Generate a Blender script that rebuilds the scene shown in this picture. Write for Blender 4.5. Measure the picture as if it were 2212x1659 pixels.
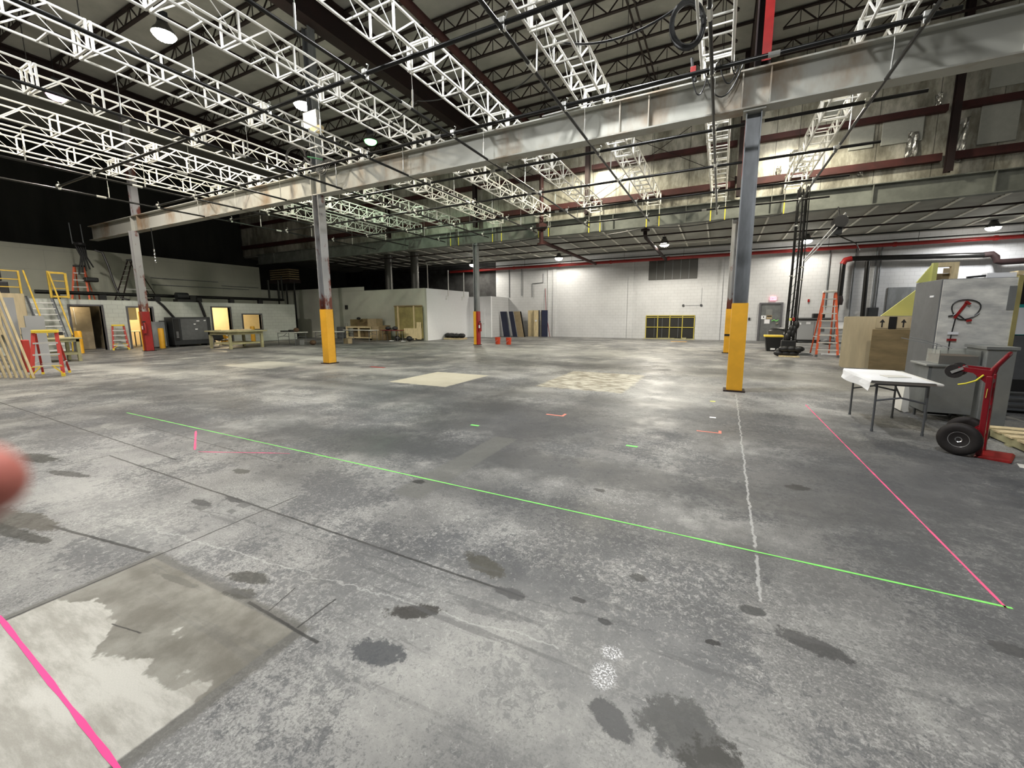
import bpy, bmesh, math, random
from mathutils import Vector, Matrix
from math import sin, cos, pi, radians, atan2, sqrt
for o in list(bpy.data.objects): bpy.data.objects.remove(o)
random.seed(7)
S = bpy.context.scene
COL = S.collection

# ---------------------------------------------------------------- camera
PITCH, YAW, ROLL, FPX = 0.143637, 0.462192, -0.0041858, 871.997
PX, PY = 1117.72, 807.58
Fv = Vector((-sin(YAW)*cos(PITCH), cos(YAW)*cos(PITCH), -sin(PITCH)))
R0 = Vector((cos(YAW), sin(YAW), 0)); U0 = R0.cross(Fv)
Rv = cos(ROLL)*R0 + sin(ROLL)*U0; Uv = -sin(ROLL)*R0 + cos(ROLL)*U0
cam = bpy.data.cameras.new('camera'); camo = bpy.data.objects.new('camera', cam); COL.objects.link(camo)
cam.sensor_fit = 'HORIZONTAL'; cam.sensor_width = 36; cam.lens = FPX/2212*36
cam.shift_x = -(PX-1106)/2212; cam.shift_y = -(829.5-PY)/2212
cam.clip_start = 0.01; cam.clip_end = 200
camo.matrix_world = Matrix(((Rv.x, Uv.x, -Fv.x, 0), (Rv.y, Uv.y, -Fv.y, 0), (Rv.z, Uv.z, -Fv.z, 1.6), (0, 0, 0, 1)))
cam.dof.use_dof = True; cam.dof.focus_distance = 8.0; cam.dof.aperture_fstop = 5.5
S.camera = camo
S.view_settings.view_transform = 'Standard'; S.view_settings.look = 'None'
S.view_settings.gamma = 1.0; S.view_settings.exposure = 0.8; S.view_settings.use_curve_mapping = False
W = bpy.data.worlds.new('world'); S.world = W; W.use_nodes = True
W.node_tree.nodes['Background'].inputs[0].default_value = (0.75, 0.8, 0.8, 1)
W.node_tree.nodes['Background'].inputs[1].default_value = 0.0
S.cycles.max_bounces = 5; S.cycles.diffuse_bounces = 3; S.cycles.glossy_bounces = 2
S.cycles.sample_clamp_indirect = 4.0
LP = 1.0   # overall lamp power factor

# ---------------------------------------------------------------- materials
def nn(nt, t, **k):
    n = nt.nodes.new(t)
    for a, b in k.items():
        if a == 'inp':
            for i, v in b.items(): n.inputs[i].default_value = v
        else: setattr(n, a, b)
    return n
def mat(name, col, rough=0.6, metal=0.0, var=0.0, scale=6.0, col2=None, bump=0.0, emit=0.0, ecol=None, stretch=None, lo=0.4, hi=0.65, spec=None, coord='Object', detail=5):
    m = bpy.data.materials.new(name); m.use_nodes = True; nt = m.node_tree; b = nt.nodes['Principled BSDF']
    c = tuple(col)+(1,)
    b.inputs['Base Color'].default_value = c; b.inputs['Roughness'].default_value = rough; b.inputs['Metallic'].default_value = metal
    if spec is not None: b.inputs['Specular IOR Level'].default_value = spec
    if emit:
        b.inputs['Emission Color'].default_value = tuple(ecol or col)+(1,); b.inputs['Emission Strength'].default_value = emit
    if var or col2 or bump:
        tc = nn(nt, 'ShaderNodeTexCoord'); mp = nn(nt, 'ShaderNodeMapping')
        if stretch: mp.inputs['Scale'].default_value = stretch
        nt.links.new(tc.outputs[coord], mp.inputs[0])
        no = nn(nt, 'ShaderNodeTexNoise', inp={'Scale': scale, 'Detail': detail, 'Roughness': 0.6}); nt.links.new(mp.outputs[0], no.inputs['Vector'])
        cr = nn(nt, 'ShaderNodeValToRGB'); nt.links.new(no.outputs[0], cr.inputs[0])
        c2 = tuple(col2)+(1,) if col2 else tuple(max(0, x*(1-var)) for x in col)+(1,)
        cr.color_ramp.elements[0].position = lo; cr.color_ramp.elements[0].color = c2
        cr.color_ramp.elements[1].position = hi; cr.color_ramp.elements[1].color = c
        nt.links.new(cr.outputs[0], b.inputs['Base Color'])
        if bump:
            bp = nn(nt, 'ShaderNodeBump', inp={'Strength': bump, 'Distance': 0.02}); nt.links.new(no.outputs[0], bp.inputs['Height']); nt.links.new(bp.outputs[0], b.inputs['Normal'])
    return m
def blockwall(name, col, mortar, w=0.4, h=0.2, axes='XZ', rough=0.8, var=0.12, grime=0.0):
    """painted block: brick pattern as relief and a faint joint tone, with blotchy paint"""
    m = bpy.data.materials.new(name); m.use_nodes = True; nt = m.node_tree; b = nt.nodes['Principled BSDF']; L = nt.links.new
    b.inputs['Roughness'].default_value = rough
    tc = nn(nt, 'ShaderNodeTexCoord'); sp = nn(nt, 'ShaderNodeSeparateXYZ'); cb = nn(nt, 'ShaderNodeCombineXYZ')
    L(tc.outputs['Object'], sp.inputs[0]); L(sp.outputs[axes[0]], cb.inputs[0]); L(sp.outputs[axes[1]], cb.inputs[1])
    br = nn(nt, 'ShaderNodeTexBrick', inp={'Scale': 1.0, 'Mortar Size': 0.008, 'Brick Width': w, 'Row Height': h, 'Color1': tuple(col)+(1,), 'Color2': tuple(x*0.985 for x in col)+(1,), 'Mortar': tuple(mortar)+(1,)})
    L(cb.outputs[0], br.inputs[0])
    no = nn(nt, 'ShaderNodeTexNoise', inp={'Scale': 0.9, 'Detail': 6, 'Roughness': 0.65}); L(tc.outputs['Object'], no.inputs[0])
    mr = nn(nt, 'ShaderNodeMapRange', inp={1: 0.35, 2: 0.7, 3: 1-var, 4: 1.0}); L(no.outputs[0], mr.inputs[0])
    mx = nn(nt, 'ShaderNodeVectorMath', operation='SCALE'); L(br.outputs['Color'], mx.inputs[0]); L(mr.outputs[0], mx.inputs['Scale'])
    L(mx.outputs[0], b.inputs['Base Color'])
    bp = nn(nt, 'ShaderNodeBump', inp={'Strength': 0.3, 'Distance': 0.01}, invert=True); L(br.outputs['Fac'], bp.inputs['Height']); L(bp.outputs[0], b.inputs['Normal'])
    return m
M = {}
M['truss'] = mat('aluminium_truss', (0.93, 0.92, 0.86), 0.35, 0.0)
M['beam'] = mat('beam_paint', (0.40, 0.40, 0.355), 0.6, 0, col2=(0.26, 0.19, 0.12), scale=0.8, stretch=(1, 1, 0.5), lo=0.34, hi=0.50, bump=0.05)
M['beamdark'] = mat('eave_beam_paint', (0.20, 0.215, 0.19), 0.7, 0, var=0.35, scale=1.5)
M['steelgrey'] = mat('column_grey', (0.25, 0.265, 0.275), 0.5, 0.1, var=0.35, scale=3, stretch=(1, 1, .3))
M['steelworn'] = mat('column_worn', (0.32, 0.32, 0.32), 0.55, 0.1, col2=(0.15, 0.045, 0.03), scale=1.5, stretch=(1, 1, .5), lo=0.42, hi=0.47)
M['yellow'] = mat('safety_yellow', (0.90, 0.46, 0.03), 0.5, var=0.12, scale=3)
M['redpaint'] = mat('red_paint', (0.36, 0.018, 0.016), 0.45, var=0.25, scale=4)
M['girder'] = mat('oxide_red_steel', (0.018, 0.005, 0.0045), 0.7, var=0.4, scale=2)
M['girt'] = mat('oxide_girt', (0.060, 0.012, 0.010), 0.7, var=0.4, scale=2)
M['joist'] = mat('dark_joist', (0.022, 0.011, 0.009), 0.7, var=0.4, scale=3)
M['sprinkler'] = mat('sprinkler_red', (0.30, 0.018, 0.016), 0.4, var=0.2, scale=2)
M['blackpipe'] = mat('black_steel_pipe', (0.028, 0.028, 0.027), 0.32, 0.6, var=0.3, scale=4)
M['clamp'] = mat('zinc_clamp', (0.70, 0.70, 0.66), 0.3, 0.7)
M['chain'] = mat('steel_chain', (0.45, 0.45, 0.42), 0.35, 0.7)
M['black'] = mat('black_plastic', (0.012, 0.012, 0.013), 0.45)
M['rubber'] = mat('rubber', (0.018, 0.014, 0.013), 0.7, var=0.3, scale=20)
M['cable'] = mat('cable_sheath', (0.014, 0.014, 0.014), 0.3)
M['strap'] = mat('yellow_strap', (0.85, 0.75, 0.05), 0.7)
M['deck'] = mat('roof_deck', (0.46, 0.46, 0.42), 0.85, var=0.25, scale=0.7)
M['lowdeck'] = mat('low_roof_deck', (0.34, 0.34, 0.30), 0.85, var=0.25, scale=0.7)
M['whitejoist'] = mat('pale_joist', (0.75, 0.74, 0.66), 0.7, var=0.2)
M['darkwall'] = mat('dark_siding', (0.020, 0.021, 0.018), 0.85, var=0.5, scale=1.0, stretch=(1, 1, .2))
M['voidwall'] = mat('dark_block', (0.05, 0.05, 0.05), 0.9, var=0.5, scale=2)  # blotchy near-black block colour
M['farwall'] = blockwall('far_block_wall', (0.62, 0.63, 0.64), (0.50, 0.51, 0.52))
M['officewall'] = blockwall('office_block_wall', (0.60, 0.63, 0.58), (0.46, 0.48, 0.45), axes='YZ')
M['upwall'] = blockwall('upper_panel_wall', (0.44, 0.45, 0.37), (0.34, 0.35, 0.30), w=1.5, h=1.0, axes='YZ')
M['boxwall'] = blockwall('room_front_wall', (0.48, 0.49, 0.42), (0.42, 0.43, 0.37), w=2.4, h=3.5)
M['boxwhite'] = mat('white_plaster', (0.92, 0.93, 0.96), 0.8, var=0.03)
M['doorgrey'] = mat('grey_door', (0.16, 0.17, 0.17), 0.6, var=0.3, scale=3)
M['trim'] = mat('dark_door_frame', (0.10, 0.10, 0.11), 0.6)
M['tan'] = mat('tan_door', (0.36, 0.30, 0.20), 0.7, var=0.3, scale=2)
M['cream'] = mat('cream_interior', (0.80, 0.66, 0.40), 0.8, var=0.05)
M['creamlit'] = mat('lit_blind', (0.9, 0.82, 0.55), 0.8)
M['wood'] = mat('pale_pine', (0.78, 0.64, 0.38), 0.7, var=0.25, scale=3, stretch=(6, 6, 1))
M['woody'] = mat('weathered_workbench_wood', (0.46, 0.43, 0.24), 0.75, var=0.3, scale=3)
M['ply'] = mat('plywood', (0.60, 0.50, 0.32), 0.7, var=0.2, scale=1.3, stretch=(4, 4, .6))
M['plydark'] = mat('dark_plywood', (0.27, 0.20, 0.10), 0.7, var=0.3, scale=1.6, stretch=(1, 1, 4))
M['cardboard'] = mat('cardboard', (0.42, 0.33, 0.20), 0.85, var=0.15)
M['olivefab'] = mat('olive_board', (0.36, 0.31, 0.12), 0.8, var=0.35, scale=1.6)
M['white'] = mat('white_paper', (0.85, 0.86, 0.88), 0.7)
M['plasticwhite'] = mat('table_plastic', (0.72, 0.71, 0.66), 0.5)
M['leg'] = mat('grey_steel_leg', (0.16, 0.17, 0.18), 0.4, 0.5)
M['cabside'] = mat('dark_grey_panel', (0.13, 0.135, 0.14), 0.5, 0.2, var=0.15)
M['cabfront'] = mat('silver_wrapped_panel', (0.90, 0.89, 0.82), 0.45, 0.1, col2=(0.50, 0.50, 0.48), scale=2.2, stretch=(1, 1, 3), lo=0.35, hi=0.65)
M['stain'] = mat('brushed_steel', (0.30, 0.31, 0.30), 0.42, 0.4, var=0.1)
M['handred'] = mat('hand_truck_red', (0.22, 0.006, 0.012), 0.35)
M['chrome'] = mat('bright_metal', (0.75, 0.75, 0.74), 0.22, 0.9)
M['alu'] = mat('ladder_aluminium', (0.78, 0.78, 0.76), 0.35, 0.4)
M['orange'] = mat('fiberglass_orange', (0.62, 0.10, 0.03), 0.5)
M['fibred'] = mat('fiberglass_red', (0.40, 0.03, 0.02), 0.5)
M['ladyellow'] = mat('ladder_yellow', (0.85, 0.62, 0.06), 0.5)
M['rail'] = mat('guard_rail_yellow', (0.72, 0.48, 0.06), 0.5, var=0.2)
M['machine'] = mat('machine_dark', (0.035, 0.038, 0.042), 0.45, var=0.2)
M['greymachine'] = mat('machine_grey', (0.36, 0.37, 0.38), 0.5)
M['green'] = mat('green_paint_line', (0.22, 0.72, 0.14), 0.8)
M['pink'] = mat('pink_paint_line', (0.85, 0.10, 0.24), 0.8, col2=(0.50, 0.10, 0.17), scale=9, lo=0.3, hi=0.5)
M['pinkbright'] = mat('bright_pink_line', (0.95, 0.06, 0.28), 0.7)
M['coral'] = mat('coral_mark', (0.85, 0.25, 0.18), 0.8)
M['tapegreen'] = mat('green_tape', (0.20, 0.75, 0.15), 0.6)
M['tapeyellow'] = mat('yellow_tape', (0.80, 0.82, 0.15), 0.6)
M['bucket'] = mat('bucket_orange', (0.55, 0.06, 0.02), 0.45)
M['foil'] = mat('foil_tape', (0.75, 0.74, 0.68), 0.22, 0.85, var=0.3, scale=8, bump=0.6)
M['patch'] = mat('insulation_patch', (0.40, 0.41, 0.37), 0.6, var=0.1)
M['louvre'] = mat('grey_louvre', (0.085, 0.085, 0.08), 0.6)
M['darkopen'] = mat('dark_opening', (0.012, 0.012, 0.010), 0.7)
M['greenyellow'] = mat('olive_yellow_frame', (0.55, 0.46, 0.08), 0.7)
M['teal'] = mat('teal_panel', (0.02, 0.35, 0.33), 0.5)
M['lime'] = mat('lime_board', (0.55, 0.55, 0.18), 0.7)
M['maroon'] = mat('maroon_cloth', (0.20, 0.02, 0.03), 0.8)
M['navy'] = mat('navy_panel', (0.02, 0.025, 0.06), 0.5)
M['duct'] = mat('duct_metal', (0.16, 0.16, 0.15), 0.35, 0.7)
M['blacktape'] = mat('black_marking', (0.02, 0.02, 0.02), 0.6)
M['skin'] = mat('skin', (0.60, 0.18, 0.14), 0.55, var=0.15, scale=30)
M['lampred'] = mat('exit_letters', (0.9, 0.02, 0.03), 0.5, emit=3.0, ecol=(1, 0.04, 0.06))
M['exitbox'] = mat('exit_sign_face', (1.0, 0.35, 0.42), 0.5, emit=1.1, ecol=(1, 0.30, 0.38))
g = mat('clear_plastic', (0.9, 0.92, 0.88), 0.08); g.node_tree.nodes['Principled BSDF'].inputs['Transmission Weight'].default_value = 0.9; M['clear'] = g
M['brown'] = mat('brown_contents', (0.13, 0.075, 0.04), 0.8, var=0.3, scale=15)
M['glow'] = mat('lamp_glow', (1, 1, 1), 0.5, emit=60, ecol=(1, 0.95, 0.85))
M['glowcool'] = mat('lamp_glow_cool', (1, 1, 1), 0.5, emit=60, ecol=(0.93, 0.96, 1))
M['glowgreen'] = mat('lamp_glow_green', (1, 1, 1), 0.5, emit=5, ecol=(0.16, 1, 0.20))
M['glowpink'] = mat('lamp_glow_pink', (1, 1, 1), 0.5, emit=9, ecol=(1, 0.55, 0.8))
M['glowtube'] = mat('room_tube_glow', (1, 1, 1), 0.5, emit=14, ecol=(1, 0.82, 0.5))

def insul(name):
    m = bpy.data.materials.new(name); m.use_nodes = True; nt = m.node_tree; b = nt.nodes['Principled BSDF']; L = nt.links.new
    tc = nn(nt, 'ShaderNodeTexCoord'); mp = nn(nt, 'ShaderNodeMapping'); mp.inputs['Scale'].default_value = (1, 1, 0.35); L(tc.outputs['Object'], mp.inputs[0])
    n1 = nn(nt, 'ShaderNodeTexNoise', inp={'Scale': 1.1, 'Detail': 8, 'Roughness': 0.7}); L(mp.outputs[0], n1.inputs[0])
    cr = nn(nt, 'ShaderNodeValToRGB'); L(n1.outputs[0], cr.inputs[0]); e = cr.color_ramp.elements
    e[0].position = 0.30; e[0].color = (0.09, 0.08, 0.06, 1); e[1].position = 0.60; e[1].color = (0.58, 0.565, 0.49, 1)
    x = e.new(0.45); x.color = (0.27, 0.26, 0.21, 1)
    sp = nn(nt, 'ShaderNodeSeparateXYZ'); L(tc.outputs['Object'], sp.inputs[0])
    md = nn(nt, 'ShaderNodeMath', operation='PINGPONG', inp={1: 0.76}); L(sp.outputs[0], md.inputs[0])
    lt = nn(nt, 'ShaderNodeMath', operation='GREATER_THAN', inp={1: 0.012}); L(md.outputs[0], lt.inputs[0])
    mr = nn(nt, 'ShaderNodeMapRange', inp={3: 0.35, 4: 1.0}); L(lt.outputs[0], mr.inputs[0])
    mx = nn(nt, 'ShaderNodeVectorMath', operation='SCALE'); L(cr.outputs[0], mx.inputs[0]); L(mr.outputs[0], mx.inputs['Scale']); L(mx.outputs[0], b.inputs['Base Color'])
    b.inputs['Roughness'].default_value = 0.45; b.inputs['Metallic'].default_value = 0.15
    bp = nn(nt, 'ShaderNodeBump', inp={'Strength': 0.5, 'Distance': 0.05}); L(n1.outputs[0], bp.inputs['Height']); L(bp.outputs[0], b.inputs['Normal'])
    return m
M['insul'] = insul('insulation_sheet')

def floor_material():
    m = bpy.data.materials.new('concrete_floor'); m.use_nodes = True; nt = m.node_tree; b = nt.nodes['Principled BSDF']; L = nt.links.new
    tc = nn(nt, 'ShaderNodeTexCoord'); P = tc.outputs['Object']
    sep = nn(nt, 'ShaderNodeSeparateXYZ'); L(P, sep.inputs[0]); X, Y = sep.outputs[0], sep.outputs[1]
    def mth(op, a, c=None, cl=False):
        n = nn(nt, 'ShaderNodeMath', operation=op); n.use_clamp = cl
        for i, v in enumerate((a, c)):
            if v is None: continue
            if isinstance(v, (int, float)): n.inputs[i].default_value = v
            else: L(v, n.inputs[i])
        return n.outputs[0]
    def noise(scale, detail=6, rough=0.6, dist=0.0, stretch=None, off=(0, 0, 0), rot=0):
        v = P
        if stretch or off != (0, 0, 0):
            mp = nn(nt, 'ShaderNodeMapping'); mp.inputs['Scale'].default_value = stretch or (1, 1, 1); mp.inputs['Location'].default_value = off; mp.inputs['Rotation'].default_value = (0, 0, rot); L(P, mp.inputs[0]); v = mp.outputs[0]
        n = nn(nt, 'ShaderNodeTexNoise', inp={'Scale': scale, 'Detail': detail, 'Roughness': rough, 'Distortion': dist}); L(v, n.inputs[0]); return n.outputs[0]
    def ss(v, a, c, lo=0.0, hi=1.0):
        n = nn(nt, 'ShaderNodeMapRange', interpolation_type='SMOOTHSTEP', inp={1: a, 2: c, 3: lo, 4: hi}); L(v, n.inputs[0]); return n.outputs[0]
    def mix(f, a, c, blend='MIX'):
        n = nn(nt, 'ShaderNodeMix', data_type='RGBA', blend_type=blend)
        if isinstance(f, (int, float)): n.inputs[0].default_value = f
        else: L(f, n.inputs[0])
        for i, v in ((6, a), (7, c)):
            if isinstance(v, tuple): n.inputs[i].default_value = v+(1,)
            else: L(v, n.inputs[i])
        return n.outputs[2]
    big = noise(0.33, 5, 0.62, 0.4)
    mid = noise(1.5, 9, 0.72, 0.3, off=(3, 7, 0))
    strk = noise(0.9, 6, 0.65, 0.5, stretch=(0.45, 1.5, 1), off=(1, 2, 0))
    fine = noise(26, 6, 0.75)
    grain = noise(190, 2, 0.5)
    base = mix(ss(big, 0.36, 0.64), (0.120, 0.121, 0.122), (0.36, 0.355, 0.335))
    base = mix(mth('MULTIPLY', ss(mid, 0.46, 0.66), 0.60), base, (0.47, 0.465, 0.43))
    base = mix(mth('MULTIPLY', ss(strk, 0.50, 0.68), 0.45), base, (0.115, 0.118, 0.122))
    # worn sealer: crisp edged dark flecks that gather in places
    where = ss(noise(0.8, 5, 0.65, off=(9, 1, 0)), 0.40, 0.62)
    fleck = ss(mth('ADD', mth('MULTIPLY', where, 0.16), noise(21, 10, 0.82, 0.5)), 0.590, 0.606)
    base = mix(mth('MULTIPLY', fleck, 0.62), base, (0.070, 0.074, 0.082))
    chip = ss(mth('ADD', mth('MULTIPLY', ss(noise(0.7, 4, 0.6, off=(4, 4, 0)), 0.45, 0.62), 0.08), noise(30, 7, 0.75, 0.8)), 0.60, 0.63)
    base = mix(mth('MULTIPLY', chip, 0.5), base, (0.55, 0.545, 0.51))
    gr = ss(mth('ADD', mth('MULTIPLY', ss(noise(1.1, 6, 0.7, off=(6, 2, 0)), 0.36, 0.62), 0.12), noise(75, 8, 0.80)), 0.56, 0.60)
    base = mix(mth('MULTIPLY', gr, 0.50), base, (0.060, 0.062, 0.066))
    base = mix(mth('MULTIPLY', ss(fine, 0.35, 0.65), 0.18), base, (0.10, 0.10, 0.10))
    # masks
    wob = mth('MULTIPLY', mth('SUBTRACT', noise(5, 6, 0.7), 0.5), 1.0)
    def box(x0, x1, y0, y1, soft=0.01, w=0.03):
        xx = mth('ADD', X, mth('MULTIPLY', wob, w)); yy = mth('ADD', Y, mth('MULTIPLY', wob, w))
        dx = mth('SUBTRACT', mth('ABSOLUTE', mth('SUBTRACT', xx, (x0+x1)/2)), (x1-x0)/2)
        dy = mth('SUBTRACT', mth('ABSOLUTE', mth('SUBTRACT', yy, (y0+y1)/2)), (y1-y0)/2)
        return ss(mth('MAXIMUM', dx, dy), -soft, soft, 1, 0)
    wob2 = mth('SUBTRACT', noise(17, 10, 0.78, 0.2), 0.5)
    def ell(cx, cy, rx, ry, ang=0, w=0.5, soft=0.25, w2=0.0):
        c, s = cos(ang), sin(ang)
        dx = mth('SUBTRACT', X, cx); dy = mth('SUBTRACT', Y, cy)
        u = mth('ADD', mth('MULTIPLY', dx, c/rx), mth('MULTIPLY', dy, s/rx)); v = mth('ADD', mth('MULTIPLY', dx, -s/ry), mth('MULTIPLY', dy, c/ry))
        d = mth('SQRT', mth('ADD', mth('MULTIPLY', u, u), mth('MULTIPLY', v, v)))
        d = mth('ADD', d, mth('MULTIPLY', wob, w))
        if w2: d = mth('ADD', d, mth('MULTIPLY', wob2, w2))
        return ss(d, 1-soft, 1+soft, 1, 0)
    def line(x0, y0, x1, y1, w, wb=0.02):
        dx, dy = x1-x0, y1-y0; l = sqrt(dx*dx+dy*dy); dx /= l; dy /= l
        ax = mth('SUBTRACT', X, x0); ay = mth('SUBTRACT', Y, y0)
        t = mth('ADD', mth('MULTIPLY', ax, dx), mth('MULTIPLY', ay, dy)); d = mth('ADD', mth('SUBTRACT', mth('MULTIPLY', ax, dy), mth('MULTIPLY', ay, dx)), mth('MULTIPLY', wob, wb))
        return mth('MULTIPLY', ss(mth('ABSOLUTE', d), w*0.5, w*1.3, 1, 0), ss(mth('ABSOLUTE', mth('SUBTRACT', t, l/2)), l/2-0.01, l/2, 1, 0))
    # broad dark bands: truss and beam shadows painted in, together with floor stains
    for (cx, cy, rx, ry, an, st) in ((-1.6, 3.9, 2.3, .32, .02, .6), (-4.2, 3.6, 1.6, .4, .05, .55), (-2.6, 5.6, 1.8, 1.0, .1, .55), (0.9, 4.4, 1.2, .8, .2, .45), (-5.6, 6.3, 2.4, .6, .0, .45), (-9.5, 4.3, 3.5, .35, 0, .4), (-3, 7.3, 3.0, .35, 0, .4), (.2, 7.2, 2.2, .35, 0, .4), (.9, 2.9, .7, .9, .3, .3), (-8, 6.6, 3, .3, 0, .35), (-4, 12.5, 7, .6, 0, .35), (-2.3, 4.6, .35, 1.6, -.1, .4), (-7.6, 3.0, 2.0, .28, .0, .5), (1.6, 5.2, .9, 1.4, 0, .4), (2.3, 3.6, 1.0, .9, 0, .35), (-.6, 2.95, 1.6, .22, -.05, .35), (-3.9, 2.6, 1.0, .25, 0, .3), (.25, 6.2, 1.0, .5, 0, .4), (-6.5, 8.2, 2.5, .3, 0, .35), (-1.2, 9.3, .9, .5, 0, .3), (-12, 11, 6, .5, 0, .35)):
        base = mix(mth('MULTIPLY', ell(cx, cy, rx*1.1, ry*1.15, an, 1.6, 0.55), min(.85, st*1.4)), base, (0.062, 0.063, 0.066))
    for (cx, cy, rx, ry, st) in ((-10.8, 8.6, 3.2, .5, .5), (-16, 5.6, 4, .35, .35), (-14, 10.5, 3, .5, .4), (-20, 12.5, 4, .5, .3), (-.8, 8.8, 1.0, 2.0, .35), (-11, 6.3, 4, .25, .25), (2.6, 12, 2.5, 1.6, .35), (-7, 16.5, 5, 1.2, .3), (-.9, 1.5, 1.1, .5, .25), (-4.8, 1.35, 1.5, .25, .3)):
        base = mix(mth('MULTIPLY', ell(cx, cy, rx, ry, 0, 1.3, 0.6), st), base, (0.50, 0.495, 0.46))
    # cream patch and mottled brown patch
    base = mix(mth('MULTIPLY', box(-7.2, -5.5, 7.35, 9.3, .03, .10), 0.85), base, (0.56, 0.52, 0.40))
    mm = ss(noise(5, 5, 0.6, stretch=(0.6, 1.4, 1)), 0.40, 0.60)
    base = mix(mth('MULTIPLY', box(-3.7, -1.7, 8.3, 11.1, .06, .35), 0.85), base, mix(mm, (0.20, 0.17, 0.11), (0.55, 0.52, 0.42)))
    base = mix(mth('MULTIPLY', box(-14.6, -12.5, 7.5, 9.0, .1, .5), 0.5), base, (0.55, 0.53, 0.46))
    # dark taped strip
    base = mix(mth('MULTIPLY', box(-2.60, -2.28, 2.62, 4.55, .02, .03), 0.62), base, (0.130, 0.130, 0.118))
    # joints
    jn = None
    for a in ((-12.5, 2.36, -5.4, 2.2, .010), (-6.3, 1.93, -0.9, 1.90, .010), (-6.32, 1.55, -6.30, 1.93, .008), (-7.6, 2.75, -4.3, 2.65, .006), (-3.33, -.6, -3.31, 2.2, .008), (-2.3, 1.18, -1.68, 1.155, .009),
              (-1.87, 1.17, -1.87, 1.42, .006), (-2.12, 1.18, -2.17, 1.38, .004), (-12, 5.05, -4, 5.05, .005), (-26, 9.62, 12, 9.62, .008), (-26, 14.4, 12, 14.4, .008), (-11.9, 2, -11.9, 28, .008), (-26, 19.1, 12, 19.1, .008), (1.55, 2.6, 1.75, 3.1, .004), (-4.6, 1.0, -3.4, 1.17, .012), (-2.78, .76, -2.55, .80, .004)):
        k = line(*a); jn = k if jn is None else mth('MAXIMUM', jn, k)
    # new concrete patch, its damp half, ragged edge
    rag = box(-3.36, -1.80, -1.5, 1.21, .02, .10)
    base = mix(mth('MULTIPLY', rag, 0.8), base, (0.12, 0.115, 0.10))
    patch = box(-3.31, -1.87, -1.5, 1.155, .008, .015)
    pcol = mix(ss(noise(2.2, 9, 0.7, stretch=(.7, 3, 1), rot=.2), 0.38, 0.60), (0.36, 0.345, 0.30), (0.56, 0.545, 0.49))
    edge = mth('ADD', mth('ADD', Y, mth('MULTIPLY', mth('SUBTRACT', noise(3.2, 5, 0.55, off=(2.2, 5.1, 0)), 0.5), 0.75)), mth('MULTIPLY', ss(X, -2.35, -1.9), 0.02))
    wet = ss(edge, 0.735, 0.765)
    wcol = mix(ss(noise(2.5, 5, 0.6), 0.35, 0.65), (0.155, 0.145, 0.118), (0.295, 0.285, 0.245))
    pcol = mix(wet, pcol, wcol)
    base = mix(patch, base, pcol)
    base = mix(mth('MULTIPLY', jn, 0.85), base, (0.03, 0.03, 0.028))
    # pale filled crack
    base = mix(mth('MULTIPLY', line(.30, 2.45, .38, 9.2, .010, .10), .6), base, (0.50, 0.50, 0.48))
    base = mix(mth('MULTIPLY', line(-4.2, 1.30, -.6, 1.66, .006, .16), .5), base, (0.50, 0.50, 0.47))
    base = mix(mth('MULTIPLY', line(-4.0, 1.66, -.2, 1.95, .008, .16), .5), base, (0.10, 0.10, 0.10))
    # single stains, pits and drips
    for (cx, cy, rx, ry, an, c) in ((-1.27, 2.06, .17, .075, -.3, (.09, .085, .065)), (-1.39, 1.54, .15, .055, .5, (.035, .03, .024)), (-1.38, 1.25, .14, .07, .2, (.085, .09, .098)), (-.30, 1.42, .10, .05, -.6, (.10, .10, .10)),
            (-.35, 2.37, .055, .035, 0, (.06, .062, .06)), (.25, 2.35, .07, .04, 0, (.055, .058, .058)), (.50, 2.22, .17, .055, -.25, (.06, .06, .06)), (.74, 4.36, .10, .07, .2, (.04, .04, .038)), (.28, 3.02, .16, .045, -.2, (.13, .13, .125)),
            (-6.92, 1.53, .32, .10, .1, (.03, .03, .022)), (-5.95, 1.49, .30, .05, .2, (.04, .04, .035)), (-2.53, 1.31, .16, .05, .2, (.06, .06, .05)), (-.62, 2.02, .05, .02, 0, (.05, .05, .05)), (-.45, 1.92, .04, .02, 0, (.06, .06, .06)),
            (-5.0, .92, .55, .10, .15, (.085, .075, .055)), (-4.7, .84, .5, .05, .15, (.03, .03, .022)), (.06, 2.02, .035, .02, .3, (.02, .02, .02)), (-.03, 1.5, .16, .13, 0, (.11, .11, .105)), (.10, 1.30, .12, .22, .2, (.07, .068, .06)),
            (-2.42, 1.20, .10, .04, .2, (.06, .06, .05)), (-3.75, 1.90, .13, .035, 0, (.08, .08, .08)), (-3.95, 1.74, .13, .035, 0, (.08, .08, .08)), (-4.4, 2.32, .12, .05, 0, (.09, .09, .08)), (-1.0, 1.90, .10, .04, 0, (.10, .10, .10)), (-2.9, 1.10, .2, .02, .1, (.2, .19, .16)), (1.35, 2.6, .09, .05, 0, (.08, .08, .08)), (-.9, 3.5, .06, .04, 0, (.05, .05, .05)), (-2.53, 2.92, .07, .04, 0, (.03, .03, .03))):
        base = mix(mth('MULTIPLY', ell(cx, cy, rx, ry, an, 1.3, .14, 2.2), .85), base, tuple(q*.7 for q in c))
    for bx_ in ((-3.62, -3.50, 1.84, 1.93), (-3.92, -3.78, 1.66, 1.74), (-3.58, -3.50, 1.74, 1.79)): base = mix(mth('MULTIPLY', box(*bx_, .008, .02), .6), base, (0.08, 0.08, 0.078))
    trk = mth('MULTIPLY', ss(noise(2.2, 8, 0.7, 0.3, stretch=(0.35, 3.2, 1), off=(2, 9, 0), rot=.09), 0.56, 0.62), ell(-1.6, 1.8, 3.0, .75, .08, .8, .5))
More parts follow.
